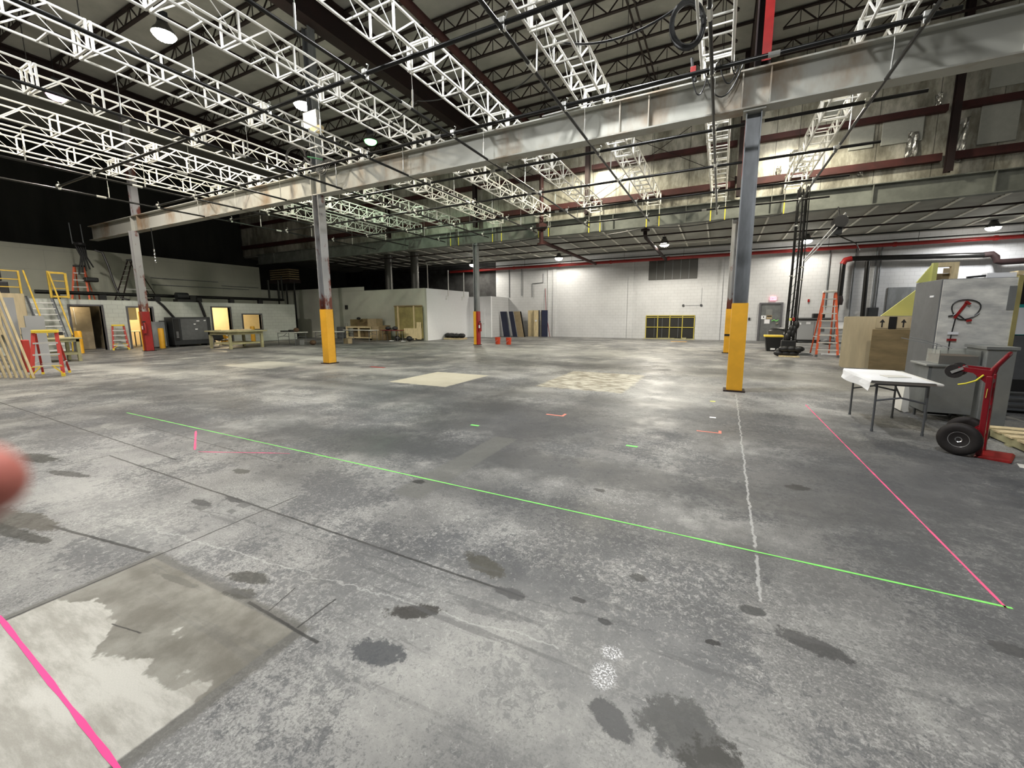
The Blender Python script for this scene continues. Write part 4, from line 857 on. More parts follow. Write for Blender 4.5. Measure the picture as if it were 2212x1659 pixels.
# mezzanine platform, guard rails and ship stair at far left
t = thing('plywood_platform', 'plywood sided platform at the far left edge below yellow rails', 'platform', (-27.4, 4.6, 0))
B(-28.6, -26.4, 3.25, 6.26, 2.48, 2.60).build('deck', 'ply', t)
B(-26.45, -26.40, 3.25, 6.26, .9, 2.48).build('side_panel', 'ply', t)
for y in (3.4, 4.7, 5.95): B(-26.6, -26.46, y-.05, y+.05, 0, 2.48).build('post', 'wood', t)
def guard(name, x, y0, y1, z, h, label):
    t = thing(name, label, 'guard rail', (x, (y0+y1)/2, z))
    for y in (y0, y1): B(x-.03, x+.03, y-.03, y+.03, z, z+h).build('post', 'rail', t)
    for k, q in enumerate((h-.02, h*.62, h*.28)): B(x-.018, x+.018, y0+.03, y1-.03, z+q-.02, z+q+.02).build('rail_bar', 'rail', t)
    return t
guard('guard_rail', -26.5, 4.2, 6.22, 2.6, .95, 'yellow guard rail on the platform at the far left edge')
t = thing('safety_gate', 'yellow framed safety gate at the stair head', 'gate', (-26.3, 7.25, 2.5))
B(-26.33, -26.27, 6.98, 7.06, 2.45, 3.6).build('post', 'rail', t); B(-26.33, -26.27, 7.5, 7.58, 2.45, 3.55).build('post', 'rail', t)
for z in (2.47, 3.5): B(-26.33, -26.27, 7.06, 7.5, z, z+.08).build('rail_bar', 'rail', t)
for z in (2.85, 3.18): B(-26.31, -26.29, 7.06, 7.5, z, z+.03).build('thin_bar', 'rail', t)
t = thing('ship_stair', 'steep steel stair with yellow handrails at the far left', 'stairs', (-25.6, 6.7, 0))
# stair rises from the hall floor back to the platform level, between two yellow rails
for y0 in (6.30, 7.02):
    MB().bar((-24.9, y0, .02), (-26.35, y0, 2.5), .03, .10, up=(0, 1, 0)).build('stringer', 'leg', t)
    MB().tube([(-24.7, y0, .85), (-26.2, y0, 3.55)], .03, 8).build('handrail', 'rail', t)
    MB().tube([(-24.75, y0, .85), (-24.95, y0, .1)], .025, 8).build('rail_post', 'rail', t)
for k in range(9):
    f = (k+1)/10; x = -24.9-1.45*f; B(x-.12, x+.10, 6.33, 6.99, 2.5*f-.05, 2.5*f).build('tread', 'alu', t)
t = thing('black_case', 'stack of black equipment cases on the platform behind the rail', 'case', (-27.3, 4.6, 2.6))
B(-27.8, -26.9, 4.9, 6.0, 2.6, 3.10).build('lower_case', 'machine', t, bevel=.03); B(-27.7, -26.9, 4.9, 5.85, 3.11, 3.6).build('upper_case', 'machine', t, bevel=.03)
B(-26.895, -26.88, 5.45, 5.7, 3.3, 3.4).build('label_plate', 'white', t)
# leaning lumber at the left edge
for k in range(7):
    x = -16.05-.135*k; y = 3.72-.065*k
    single(MB().bar((x, y, .0+.03), (x-.30, y-.28, 2.40), .045, .05), 'leaning_board', 'wood', ('long pale board leaning at the left edge, nearest the stepladder' if k == 0 else 'long pale board in the row leaning at the left edge'), 'board', None if k == 0 else 'row of leaning boards')
t = thing('board_rack', 'timber rack that the pale boards lean on', 'rack', (-17.2, 3.3, 0))
for y in (2.6, 3.35): B(-17.85, -17.75, y-.05, y+.05, 0, 2.0).build('post', 'woody', t); B(-17.5, -17.4, y-.15, y-.05, 0, 1.0).build('post', 'woody', t)
for z in (.5, 1.2, 1.95): B(-17.87, -17.73, 2.5, 3.45, z, z+.08).build('cross_bar', 'woody', t)
t = thing('grey_door_panels', 'pale grey door panels standing behind the red stepladder', 'panel', (-19.0, 4.3, 0))
for k, (x, y0, y1, h) in enumerate(((-19.3, 4.05, 4.35, 2.2), (-19.1, 4.45, 4.85, 1.65), (-18.9, 4.3, 4.5, 1.3))): B(x-.03, x+.03, y0, y1, 0, h).build('panel', 'greymachine', t)
single(B(-18.4, -18.15, 4.1, 4.25, 0, .95), 'red_cart_back', 'fibred', 'dark red upright thing just behind the red stepladder', 'cart', bevel=.02)
# workbench left
def bench(name, label, x0, x1, y0, y1, H, m, leg=.09, shelf=.25, group=None, low='woody'):
    t = thing(name, label, 'workbench', ((x0+x1)/2, (y0+y1)/2, 0))
    B(x0, x1, y0, y1, H-.04, H).build('bench_top', m, t, bevel=.005)
    mb = MB(); a = .06
    mb.box(x0+a, x1-a, y0+a, y0+a+.04, H-.14, H-.04); mb.box(x0+a, x1-a, y1-a-.04, y1-a, H-.14, H-.04); mb.box(x0+a, x0+a+.04, y0+a, y1-a, H-.14, H-.04); mb.box(x1-a-.04, x1-a, y0+a, y1-a, H-.14, H-.04); mb.build('apron', m, t)
    for x in (x0+a, x1-a-leg):
        for y in (y0+a, y1-a-leg): B(x, x+leg, y, y+leg, 0.0, H-.04).build('leg', m, t)
    if shelf: B(x0+a+.01, x1-a-.01, y0+a+.01, y1-a-.01, shelf, shelf+.08).build('shelf', low, t)
    return t
t = bench('workbench', 'rough timber workbench behind the red stepladder at the left', -22.2, -21.0, 4.7, 6.2, .86, 'woody')
B(-21.9, -21.7, 5.75, 5.95, .86, .95).build('block', 'wood', t); 
single(B(-21.9, -21.7, 5.77, 5.93, .95, 1.07), 'small_box', 'black', 'small black box on the block on the left workbench', 'box')
single(MB().lathe([(0, 0), (.12, 0), (.12, .95), (.1, 1.0), (0, 1.0)], (-25.6, 7.45, 0), 16), 'bollard', 'yellow', 'yellow bollard left of the brown doorway', 'bollard', smooth=True)
single(MB().lathe([(0, 0), (.12, 0), (.12, .98), (.1, 1.03), (0, 1.03)], (-25.7, 10.5, 0), 16), 'bollard', 'yellow', 'yellow bollard right of the red guarded column', 'bollard', smooth=True)
single(MB().lathe([(0, 0), (.12, 0), (.12, .95), (.1, 1.0), (0, 1.0)], (-25.9, 15.2, 0), 16), 'bollard', 'yellow', 'yellow bollard behind the timber table below the square window', 'bollard', smooth=True)
t = thing('grey_cabinet', 'dark grey cabinet behind the yellow bollard by the red column', 'cabinet', (-26.5, 10.9, 0))
B(-26.9, -26.3, 10.35, 10.95, .05, 1.35).build('body', 'steelgrey', t); B(-26.92, -26.28, 10.28, 10.34, 0, 1.4).build('side_frame', 'machine', t); B(-26.92, -26.28, 10.96, 11.02, 0, 1.4).build('side_frame', 'machine', t)
t = thing('dark_machine', 'large dark boxy compressor against the office wall', 'machine', (-26.3, 12.0, 0))
B(-26.8, -25.95, 11.15, 12.95, .10, 1.58).build('body', 'machine', t, bevel=.02)
B(-25.945, -25.925, 11.50, 12.75, .35, 1.5).build('door', 'cabside', t); B(-25.945, -25.93, 11.2, 11.42, .35, 1.5).build('vent_panel', 'black', t)
for y, z, w in ((12.25, 1.35, .14), (12.6, 1.37, .10), (12.1, 1.18, .10), (12.15, .9, .12)): B(-25.924, -25.918, y, y+w, z, z+.05).build('label_plate', 'white', t)
mb = MB()
for z in (.5, .57, .64, .71, .78): mb.box(-25.929, -25.92, 11.26, 11.36, z, z+.03)
mb.build('lettering', 'greymachine', t)
for y in (11.3, 12.8): B(-26.7, -26.05, y-.08, y+.08, 0, .10).build('foot', 'black', t)
# timber worktable
t = thing('worktable', 'pale timber worktable in front of the narrow lit office door', 'workbench', (-22.3, 12.0, 0))
B(-23.4, -21.4, 11.35, 13.3, .84, .90).build('table_top', 'woody', t); 
mb = MB(); mb.box(-23.25, -21.55, 11.45, 11.5, .70, .84); mb.box(-21.6, -21.55, 11.5, 13.15, .70, .84); mb.box(-23.25, -23.2, 11.5, 13.15, .7, .84); mb.build('apron', 'woody', t)
for x, y in ((-23.25, 11.45), (-21.65, 11.5), (-21.65, 13.05), (-23.25, 13.05)): B(x, x+.11, y, y+.11, 0, .84).build('leg', 'woody', t)
B(-23.1, -21.6, 11.6, 13.0, .22, .30).build('shelf', 'woody', t)
for k in range(3): single(B(-23.0+k*.5, -22.7+k*.5, 12.3, 12.7, .90, .93+.02*k), 'offcut', 'ply', 'offcut of board lying on the pale timber worktable', 'board', 'offcuts on the worktable')
def foldtable(name, label, x0, x1, y0, y1, H, m, group=None, legin=.12):
    t = thing(name, label, 'table', ((x0+x1)/2, (y0+y1)/2, 0), group); r = .014
    B(x0, x1, y0, y1, H-.035, H).build('table_top', m, t, bevel=.015)
    long_y = (y1-y0) > (x1-x0)
    for e in (0, 1):
        if long_y:
            yy = y0+legin if e == 0 else y1-legin; A = (x0+.10, yy); Bq = (x1-.10, yy)
        else:
            xx = x0+legin if e == 0 else x1-legin; A = (xx, y0+.08); Bq = (xx, y1-.08)
        for q in (A, Bq): MB().tube([(q[0], q[1], 0.0), (q[0], q[1], H-.035)], r, 8).tube([(q[0], q[1], 0), (q[0], q[1], .035)], r*1.3, 8).build('leg', 'leg', t)
        MB().tube([(A[0], A[1], H*.60), ((A[0]+Bq[0])/2, (A[1]+Bq[1])/2, H*.68), (Bq[0], Bq[1], H*.60)], r*.9, 8).tube([(A[0], A[1], H-.06), (Bq[0], Bq[1], H-.06)], r*.9, 8).build('cross_tube', 'leg', t)
        c = ((A[0]+Bq[0])/2, (A[1]+Bq[1])/2); s = 1 if e == 0 else -1
        d = (c[0], c[1]+s*.33) if long_y else (c[0]+s*.33, c[1])
        MB().tube([(c[0], c[1], H*.68), (d[0], d[1], H-.05)], r*.8, 8).build('strut', 'leg', t)
    return t
foldtable('folding_table', 'folding table loaded with black tools left of the yellow column', -22.3, -20.6, 14.3, 15.1, .74, 'plasticwhite')
foldtable('folding_table', 'folding table with white sheet, farther back left of the yellow column', -20.9, -19.2, 15.6, 16.4, .74, 'plasticwhite')
foldtable('folding_table', 'grey folding table partly behind the yellow column left of centre', -21.5, -19.2, 18.2, 19.0, .74, 'plasticwhite')
rnd = random.Random(4)
for k, (x, y, z, w, h, m_, lb) in enumerate(((-21.9, 14.6, .74, .35, .07, 'black', 'black flat tool case on the loaded folding table, left end'), (-21.4, 14.7, .74, .25, .12, 'black', 'black tool on the loaded folding table, middle'), (-20.95, 14.65, .74, .30, .24, 'brown', 'round brown bag on the loaded folding table, right end'), (-20.3, 16.0, .74, .5, .05, 'white', 'white sheet lying on the farther folding table'), (-21.2, 15.0, .0, .34, .32, 'stain', 'square fan under the loaded folding table'), (-20.4, 15.2, 0, .5, .28, 'brown', 'brown heap under the farther folding table'), (-19.6, 16.9, 0, .4, .3, 'cardboard', 'cardboard box under the farther folding table'))):
    if m_ in ('brown',): single(MB().sphere((x, y, z+h*.5), h*.55, 10, (1.3, 1, .9)), 'bag', m_, lb, 'bag', smooth=True)
    else: single(B(x-w/2, x+w/2, y-.15, y+.15, z, z+h), 'tool_case' if m_ == 'black' else ('white_sheet' if m_ == 'white' else 'box'), m_, lb, 'box', bevel=.02)
t = thing('box_fan', 'small machine with yellow ladder pieces behind the timber worktable', 'machine', (-25.9, 13.6, 0))
B(-26.2, -25.6, 13.5, 13.75, 0, .75).build('body', 'yellow', t); 
for z in (.1, .3, .5, .68): B(-25.59, -25.5, 13.5, 13.75, z, z+.05).build('step', 'white', t)
t = thing('lounge_chair', 'dark low chair in front of the dark compressor', 'chair', (-24.9, 12.9, 0))
MB().bar((-25.2, 12.9, .35), (-24.7, 12.9, .30), .5, .05).build('seat', 'black', t); MB().bar((-25.2, 12.9, .35), (-25.4, 12.9, .85), .5, .05).build('backrest', 'black', t)
for x in (-25.3, -24.75):
    for y in (12.68, 13.12): MB().tube([(x, y, 0), (x, y, .33)], .015, 6).build('leg', 'leg', t)
single(B(-24.6, -23.9, 20.3, 20.7, .0, .85), 'green_case', 'cabside', 'dark green case on the floor left of the timber crates', 'case', bevel=.03)
t = thing('case_trolley', 'small trolley handle beside the dark green case', 'trolley', (-23.7, 20.4, 0))
MB().tube([(-23.8, 20.4, .1), (-23.8, 20.4, 1.1), (-23.6, 20.4, 1.1), (-23.6, 20.4, .1)], .015, 6).build('handle', 'leg', t); B(-23.9, -23.5, 20.3, 20.5, .02, .1).build('base', 'black', t)

# timber crates at the room wall
t = thing('open_frame_crate', 'long pale timber frame crate on castors', 'crate', (-22.1, 20.35, 0))
x0, x1, y0, y1 = -23.3, -20.9, 20.0, 20.7
for x in (x0, -22.15, x1-.12):
    for y in (y0, y1-.09): B(x, x+.12, y, y+.09, .12, .85).build('post', 'wood', t)
for z in (.10, .80): B(x0, x1, y0-.01, y0+.05, z, z+.09).build('rail', 'wood', t); B(x0, x1, y1-.05, y1+.01, z, z+.09).build('rail', 'wood', t)
B(x0+.05, x1-.05, y1-.12, y1-.09, .15, .8).build('back_panel', 'plydark', t); B(x0, x1, y0, y1, .89, .91).build('lid', 'ply', t)
for x in (x0+.15, x1-.2):
    for y in (y0+.08, y1-.1): MB().lathe([(0, -.02), (.05, -.02), (.05, .02), (0, .02)], (x, y, .05), 12, 'X').build('castor', 'black', t)
t = thing('plywood_box', 'open plywood box on top of the frame crate', 'crate', (-21.9, 20.35, .92))
mb = MB(); mb.box(-22.9, -21.0, 20.65, 20.68, .92, 1.38); mb.box(-22.9, -22.86, 20.05, 20.65, .92, 1.38); mb.box(-21.3, -21.26, 20.05, 20.65, .92, 1.38); mb.box(-22.86, -21.3, 20.05, 20.65, .92, .95); mb.build('shell', 'plydark', t)
B(-21.26, -20.5, 20.08, 20.66, .92, 1.42).build('closed_end', 'cardboard', t); B(-21.9, -21.4, 20.1, 20.5, 1.38, 1.42).build('dark_board', 'plydark', t)
single(MB().sphere((-22.4, 20.35, 1.44), .15, 10, (1.1, .8, .6)), 'dark_bag', 'black', 'small dark bag on top of the plywood box', 'bag', smooth=True)
single(B(-20.8, -20.25, 19.95, 20.5, 0, .92), 'cardboard_box', 'cardboard', 'tall brown cardboard box right of the frame crate, front one', 'box', bevel=.01)
single(B(-20.2, -19.75, 20.1, 20.6, 0, .98), 'cardboard_box', 'plydark', 'taller dark brown box right behind the front cardboard box', 'box', bevel=.01)
t = foldtable('folding_table', 'folding table with a maroon cloth right of the brown boxes', -19.72, -18.2, 19.6, 20.2, .70, 'maroon')
for x, lb in ((-19.3, 'rounded appliance on the maroon cloth, left'), (-18.7, 'dark bag on the maroon cloth, right')):
    single(MB().sphere((x, 19.9, .82), .2, 10, (1, .8, .62)), 'bag', 'machine', lb, 'bag', smooth=True)
t = thing('framed_wall_panel', 'olive board panel with pale timber studs leaning on the room wall', 'panel', (-18.3, 20.7, 0))
B(-19.45, -17.12, 20.72, 20.76, .15, 2.26).build('board', 'olivefab', t)
for x in (-19.1, -17.75): B(x-.045, x+.045, 20.62, 20.71, .05, 2.24).build('stud', 'wood', t)
B(-19.45, -17.12, 20.66, 20.76, 2.2, 2.28).build('top_plate', 'plydark', t); B(-18.6, -17.2, 20.60, 20.71, .15, .8).build('lower_board', 'wood', t); B(-17.5, -17.15, 20.56, 20.60, .1, 1.2).build('end_board', 'wood', t)
for x, lb in ((-18.6, 'black lump on the floor in front of the maroon table'), (-17.6, 'round black bag on the floor by the white room corner')):
    t = thing('black_bag', lb, 'bag', (x, 19.95, 0)); MB().sphere((x, 19.95, .17), .2, 10, (1.1, .8, .85)).build('body', 'black', t, smooth=True); B(x-.5, x-.25, 19.75, 19.9, 0, .03).build('white_tag', 'white', t)
t = thing('bagged_stack', 'low pile of black bagged goods on a pallet by the white wall', 'pile', (-16.2, 23.0, 0))
B(-16.9, -15.5, 22.6, 23.4, 0, .1).build('pallet', 'wood', t)
rnd = random.Random(2)
for k in range(5): MB().sphere((-16.75+k*.28, 22.85+rnd.uniform(-.1, .1), .26), .25, 9, (1, 1.1, .72)).build('sack', 'black', t, smooth=True)
# panels leaning by the far wall
for k, (x, w, m_, lb, tilt) in enumerate(((-14.95, .50, 'navy', 'dark navy sheet leaning by the far corner, leftmost', .25), (-14.50, .12, 'steelgrey', 'grey blue strip leaning beside the navy sheet', .25), (-14.28, .35, 'navy', 'dark sheet leaning right of the grey strip', .3), (-13.90, .50, 'cardboard', 'tan sheet leaning among the dark ones', .3), (-13.42, .12, 'black', 'black edged sheet leaning right of the tan sheet', .3))):
    single(MB().prism([(x+tilt, .0), (x+w+tilt, .0), (x+w-.05, 1.9), (x-.05, 1.9)], 'Y', 27.2+.06*k, 27.25+.06*k), 'leaning_sheet', m_, lb, 'sheet')
for k, (x0, x1, m_, lb) in enumerate(((-13.2, -12.75, 'wood', 'pale wooden door slab standing at the far wall, left one'), (-12.70, -12.2, 'machine', 'dark slab behind the pale wooden door slabs'), (-12.65, -12.28, 'wood', 'pale wooden door slab with a white spot, right one'), (-12.14, -11.95+.05, 'ply', 'narrow pale strip between the wooden slabs and the black door'), (-12.05, -11.6+.05, 'navy', 'black door panel standing at the far wall'))):
    y = 28.35-.08*(k % 3); o = single(B(x0, x1, y, y+.05, 0, 1.98), 'door_slab', m_, lb, 'door slab')
    if k == 2: o2 = MB().lathe([(0, 0), (.08, 0), (.08, .004), (0, .004)], ((x0+x1)/2, y-.006, 1.2), 12, 'Y').build('white_spot', 'white', o, local=False)
# buckets
for x, y, lb in ((-11.2, 20.0, 'left orange bucket on the floor'), (-10.45, 19.9, 'right orange bucket on the floor')):
    t = thing('bucket', lb, 'bucket', (x, y, 0), 'orange buckets')
    MB().lathe([(.125, 0), (.13, .01), (.155, .36), (.165, .36), (.165, .385), (.148, .385), (.12, .02), (0, .02)], (x, y, 0), 18).build('pail', 'bucket', t, smooth=True)
    MB().tube([(x+.16*cos(a), y-.16*abs(sin(a))*.3-.01, .36-.13*sin(a)) for a in [pi*k/8 for k in range(9)]], .005, 5).build('handle', 'chrome', t)
    mb = MB(); mb.bar((x-.06, y-.148, .14), (x+.06, y-.152, .24), .03, .004); mb.build('label_mark', 'white', t)

# ---- right side
t = thing('plastic_tote', 'black tote with yellow lid near the EXIT door', 'tote', (2.1, 21.0, 0))
MB().add([(1.92, 20.8, 0), (2.38, 20.8, 0), (2.38, 21.2, 0), (1.92, 21.2, 0), (1.82, 20.72, .62), (2.48, 20.72, .62), (2.48, 21.28, .62), (1.82, 21.28, .62)], [(0, 3, 2, 1), (0, 1, 5, 4), (1, 2, 6, 5), (2, 3, 7, 6), (3, 0, 4, 7), (4, 5, 6, 7)]).build('tub', 'black', t)
B(1.80, 2.50, 20.70, 21.30, .62, .70).build('lid', 'ladyellow', t, bevel=.015); B(2.05, 2.22, 20.74, 20.77, .06, .14).build('label_plate', 'white', t)
t = thing('trash_bin', 'grey bin with black liner behind the yellow lidded tote', 'bin', (2.45, 22.0, 0))
MB().add([(2.1, 21.8, 0), (2.8, 21.8, 0), (2.8, 22.3, 0), (2.1, 22.3, 0), (2.0, 21.7, .85), (2.9, 21.7, .85), (2.9, 22.4, .85), (2.0, 22.4, .85)], [(0, 3, 2, 1), (0, 1, 5, 4), (1, 2, 6, 5), (2, 3, 7, 6), (3, 0, 4, 7)]).build('tub', 'cabside', t)
MB().sphere((2.45, 22.05, .82), .42, 10, (1.1, .8, .45)).build('liner', 'black', t, smooth=True); B(2.6, 2.75, 21.68, 21.71, .72, .8).build('torn_label', 'white', t)
# cable mast
t = thing('cable_mast', 'black truss mast wrapped in cables rising to the roof trusses', 'mast', (2.45, 18.6, 0))
mb = MB()
for x in (2.33, 2.57):
    for y in (18.5, 18.7): mb.tube([(x, y, .45), (x, y, 6.2)], .022, 6)
mb.build('chords', 'blackpipe', t)
w = MB()
for k in range(19):
    z = .5+.3*k; w.bar((2.33, 18.5, z), (2.57, 18.5, z+.3), .014); w.bar((2.33, 18.5, z), (2.33, 18.7, z+.3), .014); w.bar((2.57, 18.7, z), (2.57, 18.5, z+.3), .014)
w.build('lacing', 'blackpipe', t)
for k, (x, y) in enumerate(((2.42, 18.44), (2.50, 18.43), (2.62, 18.45), (2.27, 18.5), (2.46, 18.6))):
    MB().tube([(x, y, .35), (x-.01, y-.02, 1.5), (x+.02, y, 3.0+.1*k), (x, y, 6.1)], .022, 6).build('cable', 'cable', t, smooth=True)
for x, z in ((2.28, 3.0), (2.62, 2.85), (2.60, 3.3), (2.30, 4.8)): B(x-.05, x+.05, 18.42, 18.5, z, z+.05).build('clamp', 'clamp', t, bevel=.01)
mb = MB()
for k in range(6): mb.sphere((2.35+.05*k, 18.42, .75+.1*(k % 3)+.05*k), .09, 7, (1, 1, 1.8))
mb.build('cable_wrap', 'black', t, smooth=True)
B(2.44, 2.52, 18.35, 18.42, 1.35, 1.48).build('red_tag', 'redpaint', t, bevel=.02); B(2.34, 2.42, 18.35, 18.42, 1.36, 1.46).build('yellow_tag', 'tapeyellow', t, bevel=.02)
t = thing('cable_heap', 'heap of black bags and cable at the foot of the mast', 'cable heap', (2.4, 18.5, 0))
mb = MB()
for k in range(9): mb.sphere((2.12+.075*k, 18.42+.10*sin(k*2.1), .12+.09*(k % 3)), .13, 7, (1.5, .9, .9))
mb.build('bag', 'black', t, smooth=True); B(2.15, 2.62, 18.3, 18.5, .28, .62).build('upright_case', 'black', t, bevel=.02); B(2.1, 2.75, 18.15, 18.6, 0, .04).build('plank', 'wood', t)
MB().tube([(2.98+.28*cos(a)*(1-.04*a/pi), 18.85+.28*sin(a), .04+.012*a/pi) for a in [k*pi/9 for k in range(55)]], .018, 6).build('coiled_cable', 'leg', t, smooth=True)
t = thing('diagonal_pole', 'pale diagonal pole sloping up from the mast to a black fixture', 'pole', (2.6, 18.4, 3.6))
MB().tube([(2.62, 18.4, 3.55), (3.72, 18.4, 5.12)], .028, 8).build('pole', 'chrome', t, smooth=True); MB().tube([(2.66, 18.44, 3.5), (3.8, 18.44, 5.0)], .02, 8).build('second_pole', 'alu', t, smooth=True)
t = thing('black_fixture', 'black round stage fixture hanging at the top of the diagonal pole', 'stage light', (3.65, 18.6, 4.8))
MB().lathe([(0, 0), (.2, 0), (.22, .1), (.22, .45), (.15, .55), (0, .55)], (3.62, 18.35, 4.85), 16, 'Y').build('body', 'black', t, smooth=True); B(3.45, 3.7, 18.5, 18.8, 4.42, 4.7).build('base_box', 'machine', t, bevel=.02)
MB().tube([(3.6, 18.6, 5.0), (3.55, 18.7, 5.4)], .025, 6).build('bracket', 'black', t); MB().tube([(3.5, 18.6, 4.45), (4.2, 18.8, 4.1), (4.4, 19.2, 3.9)], .02, 6).build('cable', 'cable', t)
# grey machine by the far wall
t = thing('grey_machine', 'grey two door machine cabinet on a black frame at the far wall', 'machine', (4.7, 28.0, 0))
B(3.95, 5.45, 27.7, 28.4, .18, 1.25).build('body', 'greymachine', t); B(3.90, 5.55, 27.65, 28.45, 1.32, 1.40).build('frame_top', 'cabside', t); B(3.95, 5.5, 27.75, 28.4, 1.25, 1.32).build('shadow_gap', 'black', t); B(3.90, 5.6, 27.65, 28.45, .08, .18).build('frame_base', 'black', t)
B(4.72, 4.735, 27.69, 27.70, .2, 1.2).build('door_gap', 'cabside', t); B(3.98, 4.12, 27.69, 27.70, 1.02, 1.14).build('label_plate', 'white', t); B(4.35, 4.55, 27.69, 27.70, 1.05, 1.18).build('label_plate', 'white', t); B(4.9, 5.2, 27.69, 27.70, .65, .83).build('vent', 'cabside', t)
for x in (4.0, 5.4):
    for y in (27.75, 28.3): MB().lathe([(0, -.03), (.04, -.03), (.04, .03), (0, .03)], (x, y, .04), 10, 'X').build('castor', 'black', t)
single(B(4.65, 5.2, 27.8, 28.2, 1.40, 1.64), 'black_toolbox', 'black', 'black toolbox on top of the grey machine cabinet', 'toolbox', bevel=.03)
t = thing('white_shelf', 'white panels and small shelf behind the orange ladder', 'shelf', (5.9, 28.2, 0))
B(5.65, 6.5, 28.0, 28.1, .1, 1.15).build('panel', 'white', t)
for z in (.1, .45, .8): B(5.65, 6.9, 27.75, 28.0, z, z+.04).build('shelf', 'plasticwhite', t)
for x in (5.65, 6.86): B(x, x+.04, 27.75, 27.8, 0, 1.2).build('upright', 'leg', t)
single(MB().sphere((5.2, 26.6, .17), .3, 9, (1.1, .8, .55)), 'cloth_heap', 'cabside', 'grey heap of cloth on the floor behind the orange ladder', 'heap', smooth=True)
single(B(3.7, 4.9, 19.7, 19.8, .0, .06), 'floor_plank', 'white', 'white plank lying on the floor under the orange ladder', 'plank')
# plywood sheets
single(MB().prism([(3.33, .06), (3.38, .0), (4.95, .0), (4.95, 1.53), (3.37, 1.53), (3.34, 1.5)], 'Y', 15.3, 15.34), 'plywood_sheet', 'ply', 'big light plywood sheet standing on edge right of the orange ladder', 'plywood')
single(B(3.98, 5.0, 15.1, 15.14, 0, 1.16), 'plywood_sheet', 'plydark', 'smaller dark brown plywood sheet in front of the light one', 'plywood')
t = thing('arrow_carton', 'long cardboard carton with up arrows behind the dark plywood', 'carton', (4.6, 15.25, 1.0))
t.location = (4.6, 15.5, 0)
B(3.9, 5.2, 15.4, 15.9, 0, 1.52).build('box', 'cardboard', t)
for x in (4.10, 4.57):
    B(x-.02, x+.26, 15.285, 15.2995, 1.19, 1.50).build('pale_panel', 'ply', t)
    mb = MB(); mb.prism([(x+.06, 1.36), (x+.18, 1.36), (x+.12, 1.45)], 'Y', 15.275, 15.285); mb.box(x+.105, x+.135, 15.275, 15.285, 1.22, 1.36); mb.build('arrow', 'blacktape', t)
B(4.37, 4.54, 15.285, 15.2995, 1.17, 1.52).build('black_band', 'black', t); B(4.86, 5.05, 15.285, 15.2995, 1.19, 1.50).build('pale_panel', 'ply', t)
mb = MB(); mb.box(4.9, 4.98, 15.275, 15.285, 1.4, 1.45); mb.prism([(4.9, 1.22), (5.0, 1.22), (4.95, 1.33)], 'Y', 15.275, 15.285); mb.build('mark', 'blacktape', t)
single(MB().prism([(4.35, 1.54), (5.4, 2.62), (5.6, 2.62), (5.6, 0.0), (5.2, 0.0), (5.2, 1.54)], 'Y', 15.95, 16.0), 'lime_board', 'lime', 'yellowish triangular board standing behind the cartons', 'board')
# tall cabinet
t = thing('tall_cabinet', 'tall silver and dark grey cabinet right of the plywood, with a coiled cord taped on', 'cabinet', (3.45, 9.1, 0))
B(3.045, 3.90, 8.66, 9.6, .03, 2.13).build('body', 'cabside', t, bevel=.01)
B(3.06, 3.88, 8.64, 8.659, .05, 2.12).build('front_panel', 'cabfront', t)
B(3.86, 3.91, 8.63, 8.70, .0, 2.15).build('edge_trim', 'olivefab', t)
mb = MB().tube([(3.34+.16*cos(a)+.02*sin(a*2.2), 8.625, 1.66+.15*sin(a)) for a in [k*pi/12-.6 for k in range(26)]], .008, 6)
mb.tube([(3.23, 8.625, 1.6), (3.30, 8.625, 1.56), (3.36, 8.625, 1.50), (3.42, 8.625, 1.50)], .008, 6).tube([(3.16, 8.62, 1.56), (3.21, 8.62, 1.57), (3.24, 8.62, 1.6)], .012, 6).tube([(3.25, 8.625, 1.58), (3.235, 8.625, 1.4), (3.22, 8.625, 1.2), (3.215, 8.625, .9)], .008, 6); mb.build('power_cord', 'cable', t)
mb = MB(); mb.bar((3.23, 8.618, 1.53), (3.35, 8.618, 1.78), .004, .035, up=(1, 0, 0)); mb.build('red_tape', 'redpaint', t)
for a, b in (((3.33, 1.78), (3.38, 1.74)), ((3.37, 1.49), (3.42, 1.50))): MB().bar((a[0], 8.616, a[1]), (b[0], 8.616, b[1]), .04, .03).build('red_tape', 'redpaint', t)
B(3.18, 3.29, 8.615, 8.62, 1.18, 1.215).build('red_tape', 'redpaint', t); B(3.18, 3.30, 8.615, 8.62, 1.28, 1.32).build('pale_tape', 'white', t)
B(3.04-.004, 3.0449, 8.85, 8.98, 1.86, 1.89).build('white_tag', 'white', t)
B(3.78, 3.86, 8.632, 8.639, 1.65, 2.0).build('grey_patch', 'stain', t)
single(B(3.55, 3.86, 8.7, 8.85, 2.13, 2.20), 'white_block', 'white', 'white block lying on top of the tall cabinet', 'block')
single(B(3.87, 3.93, 8.7, 8.9, 2.16, 2.22).box(3.87, 3.93, 8.72, 8.8, 2.13, 2.16), 'wood_block', 'wood', 'small wood block at the top right corner of the tall cabinet', 'block')
single(MB().bar((3.34, 8.72, 2.145), (3.56, 8.74, 2.165), .03, .03), 'blue_strip', 'machine', 'dark blue black strip lying on the tall cabinet top', 'strip')
t = thing('timber_box_frame', 'small timber frame sitting on the back of the tall cabinet', 'frame', (3.35, 9.4, 2.13))
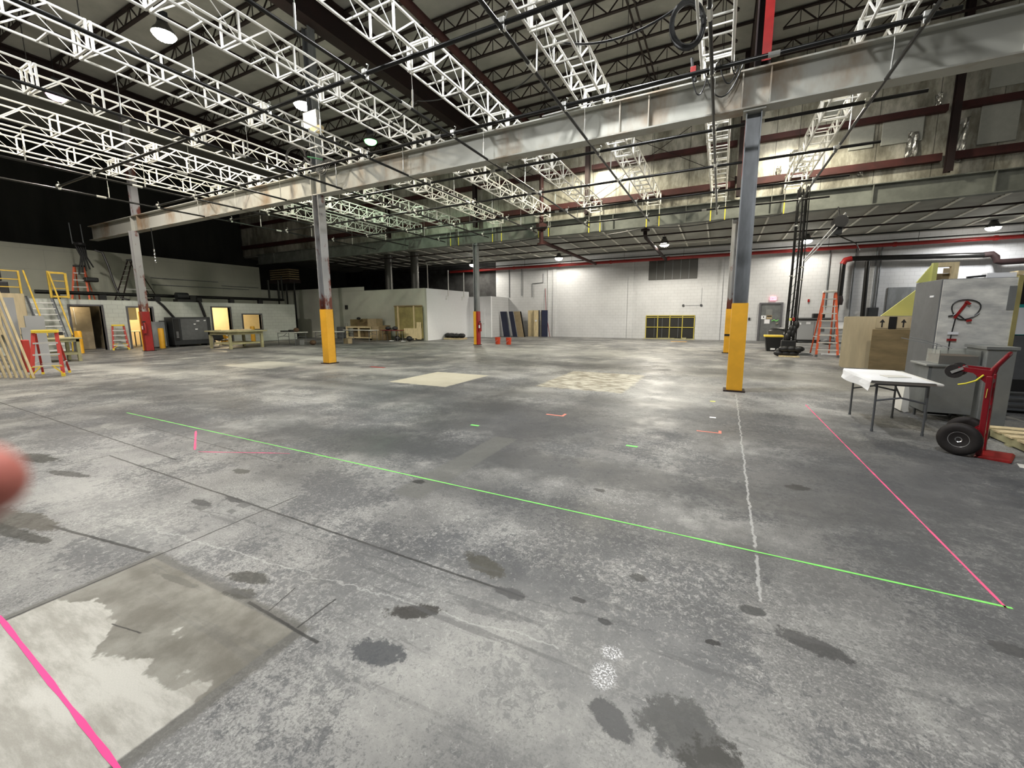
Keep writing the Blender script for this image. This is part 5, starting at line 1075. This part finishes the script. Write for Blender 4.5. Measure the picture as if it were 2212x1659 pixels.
B(3.17, 3.23, 9.4, 9.48, 2.13, 2.45).build('left_post', 'lime', t); B(3.40, 3.49, 9.4, 9.48, 2.13, 2.45).build('right_post', 'wood', t); B(3.23, 3.40, 9.4, 9.48, 2.38, 2.45).build('top_rail', 'wood', t); B(3.3, 3.38, 9.38, 9.4, 2.27, 2.35).build('brown_block', 'cardboard', t); B(3.23, 3.40, 9.44, 9.48, 2.13, 2.27).build('dark_board', 'plydark', t)
single(MB().prism([(3.0, 2.13), (3.17, 2.13), (3.17, 2.42)], 'Y', 9.46, 9.49), 'lime_wedge', 'lime', 'yellow green triangular offcut beside the timber frame on the cabinet', 'offcut')
# low steel cart with clear bin
t = thing('steel_cart', 'low grey steel cart in front of the tall cabinet', 'cart', (3.1, 8.3, 0))
B(2.78, 3.38, 8.02, 8.6, .83, .86).build('cart_top', 'stain', t, bevel=.005); B(2.86, 3.34, 8.05, 8.07, .14, .83).build('front_panel', 'stain', t); B(2.82, 2.86, 8.05, 8.55, .14, .83).build('side_panel', 'doorgrey', t)
for x in (2.88, 3.30):
    for y in (8.1, 8.5): MB().tube([(x, y, 0), (x, y, .14)], .018, 8).build('leg', 'leg', t)
t = thing('grey_box_cabinet', 'grey metal box cabinet standing right of the steel cart', 'cabinet', (3.5, 8.3, 0))
B(3.39, 3.68, 8.0, 8.55, .02, 1.10).build('body', 'stain', t, bevel=.01); B(3.37, 3.70, 7.98, 8.57, 1.10, 1.14).build('top', 'stain', t)
t = thing('clear_bin', 'clear plastic bin of brown things on the steel cart', 'bin', (3.15, 8.25, .86))
mb = MB(); x0, x1, y0, y1, z0, z1 = 2.93, 3.37, 8.08, 8.5, .862, 1.07
mb.box(x0, x1, y0, y0+.006, z0, z1); mb.box(x0, x1, y1-.006, y1, z0, z1); mb.box(x0, x0+.006, y0+.006, y1-.006, z0, z1); mb.box(x1-.006, x1, y0+.006, y1-.006, z0, z1); mb.build('tub', 'clear', t)
B(x0+.015, x1-.015, y0+.02, y1-.02, z0, z0+.13).build('contents', 'brown', t, bevel=.01)
single(MB().tube([(2.62, 8.55, 1.22), (2.95, 8.1, 1.12)], .006, 5).tube([(2.72, 8.55, 1.24), (3.06, 8.1, 1.10)], .006, 5).tube([(2.98, 8.35, .865), (2.98, 8.35, 1.15)], .006, 5), 'thin_rods', 'leg', 'thin dark rods sticking out over the clear bin', 'rods')
single(MB().prism([(2.75, .02), (2.80, .0), (2.86, .02), (2.80, .6), (2.77, .6)], 'Y', 8.62, 8.95), 'white_tub', 'plasticwhite', 'curved white tub end showing beside the steel cart under the table', 'tub')
# dark cabinet and screen at right edge
t = thing('dark_shelving', 'tall black cabinet at the right edge with a white and teal poster', 'cabinet', (4.6, 9.3, 0))
B(4.05, 5.3, 9.3, 10.1, .35, 2.15).build('body', 'black', t, bevel=.01)
for z in (.05, .15, .25): B(4.08, 5.3, 9.25, 10.0, z, z+.03).build('shelf', 'leg', t)
B(4.5, 4.56, 9.25, 9.3, 0, .5).build('post', 'stain', t); B(4.06, 4.1, 9.3, 9.4, 0, .35).build('post', 'black', t); B(5.2, 5.26, 9.3, 9.4, 0, .35).build('post', 'black', t)
B(4.10, 5.2, 9.286, 9.299, .55, 1.25).build('lower_panel', 'cabside', t)
B(4.10, 5.0, 9.28, 9.299, 1.26, 1.74).build('poster_border', 'teal', t); B(4.14, 5.0, 9.272, 9.28, 1.27, 1.69).build('poster', 'white', t)
# folding table with paper
t = foldtable('folding_table', 'white topped folding table at the right with paper hanging over its edge', 1.86, 2.58, 6.86, 8.20, .72, 'plasticwhite', legin=.14)
mb = MB(); P = []
ny, nx = 8, 7
for j in range(ny+1):
    y = 6.83+1.36*j/ny
    prof = [(2.50-.02*sin(j), .726), (2.2, .7255), (1.95, .7255), (1.852, .727), (1.842, .70+.004*sin(j)), (1.838-.006*sin(j*1.3), .64), (1.833-.01*cos(j*.9), .585+.012*sin(j*.8))]
    P += [(x, y, z) for x, z in prof]
vs = P+[(x-.001, y, z+.0015) for x, y, z in P]; N = len(P); fs = []
for j in range(ny):
    for i in range(nx-1):
        a = j*nx+i; fs += [(a, a+1, a+nx+1, a+nx), (a+N, a+nx+N, a+nx+1+N, a+1+N)]
single(MB().add(vs, fs), 'paper_sheet', 'white', 'large white paper lying over the folding table and hanging off its left edge', 'paper')
single(MB().prism([(2.12, 7.2), (2.40, 7.3), (2.36, 7.5), (2.1, 7.45)], 'Z', .729, .735), 'drawing_sheet', 'plasticwhite', 'small creased cream sheet lying on the white paper of the folding table', 'paper')
# hand truck
t = thing('hand_truck', 'dark red hand truck with two fat tyres at the right', 'hand truck', (2.6, 6.3, 0))
for y in (6.12, 6.42): MB().bar((2.655, y, .02), (2.645, y, .92), .05, .07, up=(0, 1, 0)).build('upright', 'handred', t, bevel=.008)
MB().tube([(2.645, 6.12, .90), (2.66, 6.12, 1.0), (2.74, 6.14, 1.15), (2.75, 6.27, 1.17), (2.74, 6.40, 1.15), (2.66, 6.42, 1.0), (2.645, 6.42, .9)], .019, 10).build('handle', 'handred', t, smooth=True)
for z in (.25, .55, .85): B(2.635, 2.665, 6.15, 6.39, z-.02, z+.02).build('cross_bar', 'handred', t)
MB().prism([(2.64, .02), (2.88, .03), (2.90, .012), (2.88, .0), (2.62, .0)], 'Y', 6.06, 6.46).build('toe_plate', 'redpaint', t, bevel=.003)
MB().prism([(2.655, .98), (2.40, 1.0), (2.40, .96), (2.52, .94), (2.62, .84), (2.66, .74)], 'Y', 6.10, 6.15).build('arm_plate', 'handred', t); MB().prism([(2.655, .98), (2.40, 1.0), (2.40, .96), (2.52, .94), (2.62, .84), (2.66, .74)], 'Y', 6.39, 6.44).build('arm_plate', 'handred', t)
MB().tube([(2.42, 6.10, .98), (2.42, 6.44, .98)], .014, 8).build('arm_axle', 'chrome', t)
for y in (6.12, 6.42):
    MB().lathe([(.03, -.018), (.075, -.018), (.08, 0), (.075, .018), (.03, .018)], (2.37, y, .945), 18, 'Y').build('castor_wheel', 'rubber', t, smooth=True); MB().bar((2.44, y-.028, .99), (2.35, y-.028, .93), .008, .03).build('castor_fork', 'chrome', t)
for y in (6.02, 6.52):
    w = MB().lathe([(.085, -.035), (.10, -.045), (.14, -.05), (.165, -.045), (.182, -.025), (.186, 0), (.182, .025), (.165, .045), (.14, .05), (.10, .045), (.085, .035)], (2.50, y, .186), 32, 'Y').build('tyre', 'rubber', t, smooth=True)
    MB().lathe([(0, -.02), (.03, -.04), (.035, -.02), (.06, -.012), (.085, -.038), (.088, -.038), (.088, .038), (.03, .03), (0, .03)], (2.50, y, .186), 24, 'Y').build('wheel_rim', 'chrome', w, smooth=True)
MB().tube([(2.50, 6.02, .186), (2.50, 6.52, .186)], .014, 8).build('axle', 'leg', t)
for y in (6.13, 6.41): MB().bar((2.50, y, .186), (2.65, y, .35), .03, .02).build('axle_strut', 'handred', t)
MB().bar((2.642, 6.083, .68), (2.645, 6.083, .78), .028, .004).build('yellow_label', 'tapeyellow', t)
MB().tube([(2.60, 6.09, .93), (2.55, 6.08, .86), (2.48, 6.07, .82), (2.42, 6.07, .80)], .009, 6).build('yellow_strap', 'strap', t)
t.location = (2.74, 6.42, 0); t.rotation_euler = (0, 0, radians(-28))
# pallet
t = thing('pallet', 'weathered timber pallet at the right edge of the floor', 'pallet', (3.8, 6.9, 0), None, 0)
for k in range(5): B(3.22, 4.3, 6.35+k*.24, 6.50+k*.24, .11, .13).build('deck_board', 'wood', t)
for x in (3.24, 3.7, 4.2): B(x, x+.06, 6.35, 7.46, .02, .11).build('stringer', 'woody', t)
for k in range(3): B(3.22, 4.3, 6.37+k*.48, 6.47+k*.48, 0, .02).build('bottom_board', 'woody', t)
# ---- paint lines, tape and marks on the floor
def strip(pts, w, name, m, label, cat='floor mark', group=None, h=.0015, wob=.15, seed=1):
    rnd = random.Random(seed); n = max(2, int((Vector(pts[1])-Vector(pts[0])).length/.12)); a, b = Vector(pts[0]+(0,)), Vector(pts[1]+(0,)); d = (b-a).normalized(); u = Vector((-d.y, d.x, 0)); vs = []
    for i in range(n+1):
        p = a.lerp(b, i/n); k = w/2*(1+rnd.uniform(-wob, wob)*2)
        vs += [p+u*k, p-u*k, p-u*k+Vector((0, 0, h)), p+u*k+Vector((0, 0, h))]
    fs = [(0, 1, 2, 3), (4*n+3, 4*n+2, 4*n+1, 4*n)]
    for i in range(n):
        for q in range(4): fs.append((i*4+q, i*4+(q+1) % 4, i*4+4+(q+1) % 4, i*4+4+q))
    return single(MB().add(vs, fs), name, m, label, cat, group)
strip(((-8.9, 3.02), (1.53, 3.0)), .016, 'chalk_line', 'green', 'long bright green chalk line crossing the whole floor', 'chalk line')
strip(((1.50, 2.99), (1.46, 8.6)), .014, 'chalk_line', 'pink', 'thin pink chalk line running away at the right of the floor', 'chalk line')
strip(((-3.40, .515), (-1.70, .455)), .018, 'chalk_line', 'pinkbright', 'thick bright pink line over the pale concrete patch at the lower left', 'chalk line')
strip(((-6.55, 2.93), (-5.62, 2.48)), .022, 'chalk_mark', 'pink', 'short pink stroke on the floor left of the green line middle', 'chalk mark')
strip(((-5.50, 2.46), (-4.45, 2.90)), .012, 'chalk_mark', 'pink', 'faint pink line meeting the green line at the left', 'chalk mark', wob=.3)
for (x, y, w, m_, lb, L_) in ((-3.14, 4.89, .05, 'tapegreen', 'short green tape strip on the floor left of centre', .14), (-.88, 4.92, .05, 'tapegreen', 'short green tape strip on the floor right of centre', .14), (-.01, 6.9, .07, 'white', 'small white tag on the floor near the pale crack', .09), (-.03, 8.22, .07, 'tapeyellow', 'small yellow tag on the floor near the big column', .09)):
    strip(((x-L_/2, y), (x+L_/2, y)), w, 'tape_mark', m_, lb, 'tape', h=.002, wob=0)
single(MB().box(-2.45, -2.15, 5.95, 5.99, 0, .002).box(-2.19, -2.15, 5.99, 6.12, 0, .002), 'chalk_mark', 'coral', 'coral L shaped mark on the floor in the middle', 'chalk mark')
single(MB().box(-.20, .11, 5.98, 6.01, 0, .002).box(.075, .11, 6.01, 6.12, 0, .002), 'chalk_mark', 'coral', 'coral L shaped mark on the floor near the pale crack', 'chalk mark')
single(B(-9.9, -9.3, 9.3, 9.42, 0, .002), 'chalk_mark', 'redpaint', 'dull red smear on the floor left of the cream patch', 'chalk mark')
single(B(-2.6, -1.7, 26.0, 26.25, 0, .002), 'tape_mark', 'yellow', 'yellow tape strip on the floor before the dark opening', 'tape')
single(B(2.93, 3.0, 5.95, 6.12, 0, .002, rz=-.3), 'tape_mark', 'plasticwhite', 'pale tape strip on the floor beside the hand truck toe', 'tape')

# ---- finger of the person holding the camera, blurred at the left edge
def hand():
    v = []; e = []; r = []
    def chain(pts, rad, root=None):
        k = root
        for p, q in zip(pts, rad):
            v.append(p); r.append(q); i = len(v)-1
            if k is not None: e.append((k, i))
            k = i
        return k
    # camera frame: x right, y up, z back; unit = metres
    v.append((-.160, -.035, -.030)); r.append(.030)
    palm = chain([(-.128, -.030, -.040)], [.026], 0)
    chain([(-.108, -.022, -.0475), (-.0880, -.0165, -.0475), (-.0655, -.01300, -.0475), (-.0600, -.01290, -.0475)], [.0095, .0080, .0056, .0043], palm)
    chain([(-.118, -.045, -.030), (-.094, -.043, -.016), (-.078, -.041, -.004)], [.0095, .0085, .0075], palm)
    chain([(-.122, -.058, -.026), (-.100, -.060, -.010), (-.086, -.060, .002)], [.009, .0082, .0072], palm)
    chain([(-.130, -.068, -.020), (-.112, -.074, -.006), (-.100, -.076, .004)], [.0082, .0073, .0065], palm)
    chain([(-.140, -.006, -.036), (-.125, .016, -.030), (-.112, .030, -.022)], [.012, .010, .0085], palm)
    chain([(-.215, -.055, .000), (-.300, -.085, .060), (-.42, -.13, .15)], [.027, .033, .042], 0)
    me = bpy.data.meshes.new('person_hand'); MW = camo.matrix_world
    me.from_pydata([MW @ Vector(p) for p in v], e, []); o = bpy.data.objects.new('person_hand', me); COL.objects.link(o)
    md = o.modifiers.new('skin', 'SKIN'); md.use_smooth_shade = True
    for i, q in enumerate(r): me.skin_vertices[0].data[i].radius = (q, q)
    me.skin_vertices[0].data[0].use_root = True
    s = o.modifiers.new('sub', 'SUBSURF'); s.levels = 2; s.render_levels = 2
    me.materials.append(M['skin']); tag(o, 'blurred reddish fingertip intruding at the left edge, hand of the person taking the photo', 'hand')
    return o
hand()
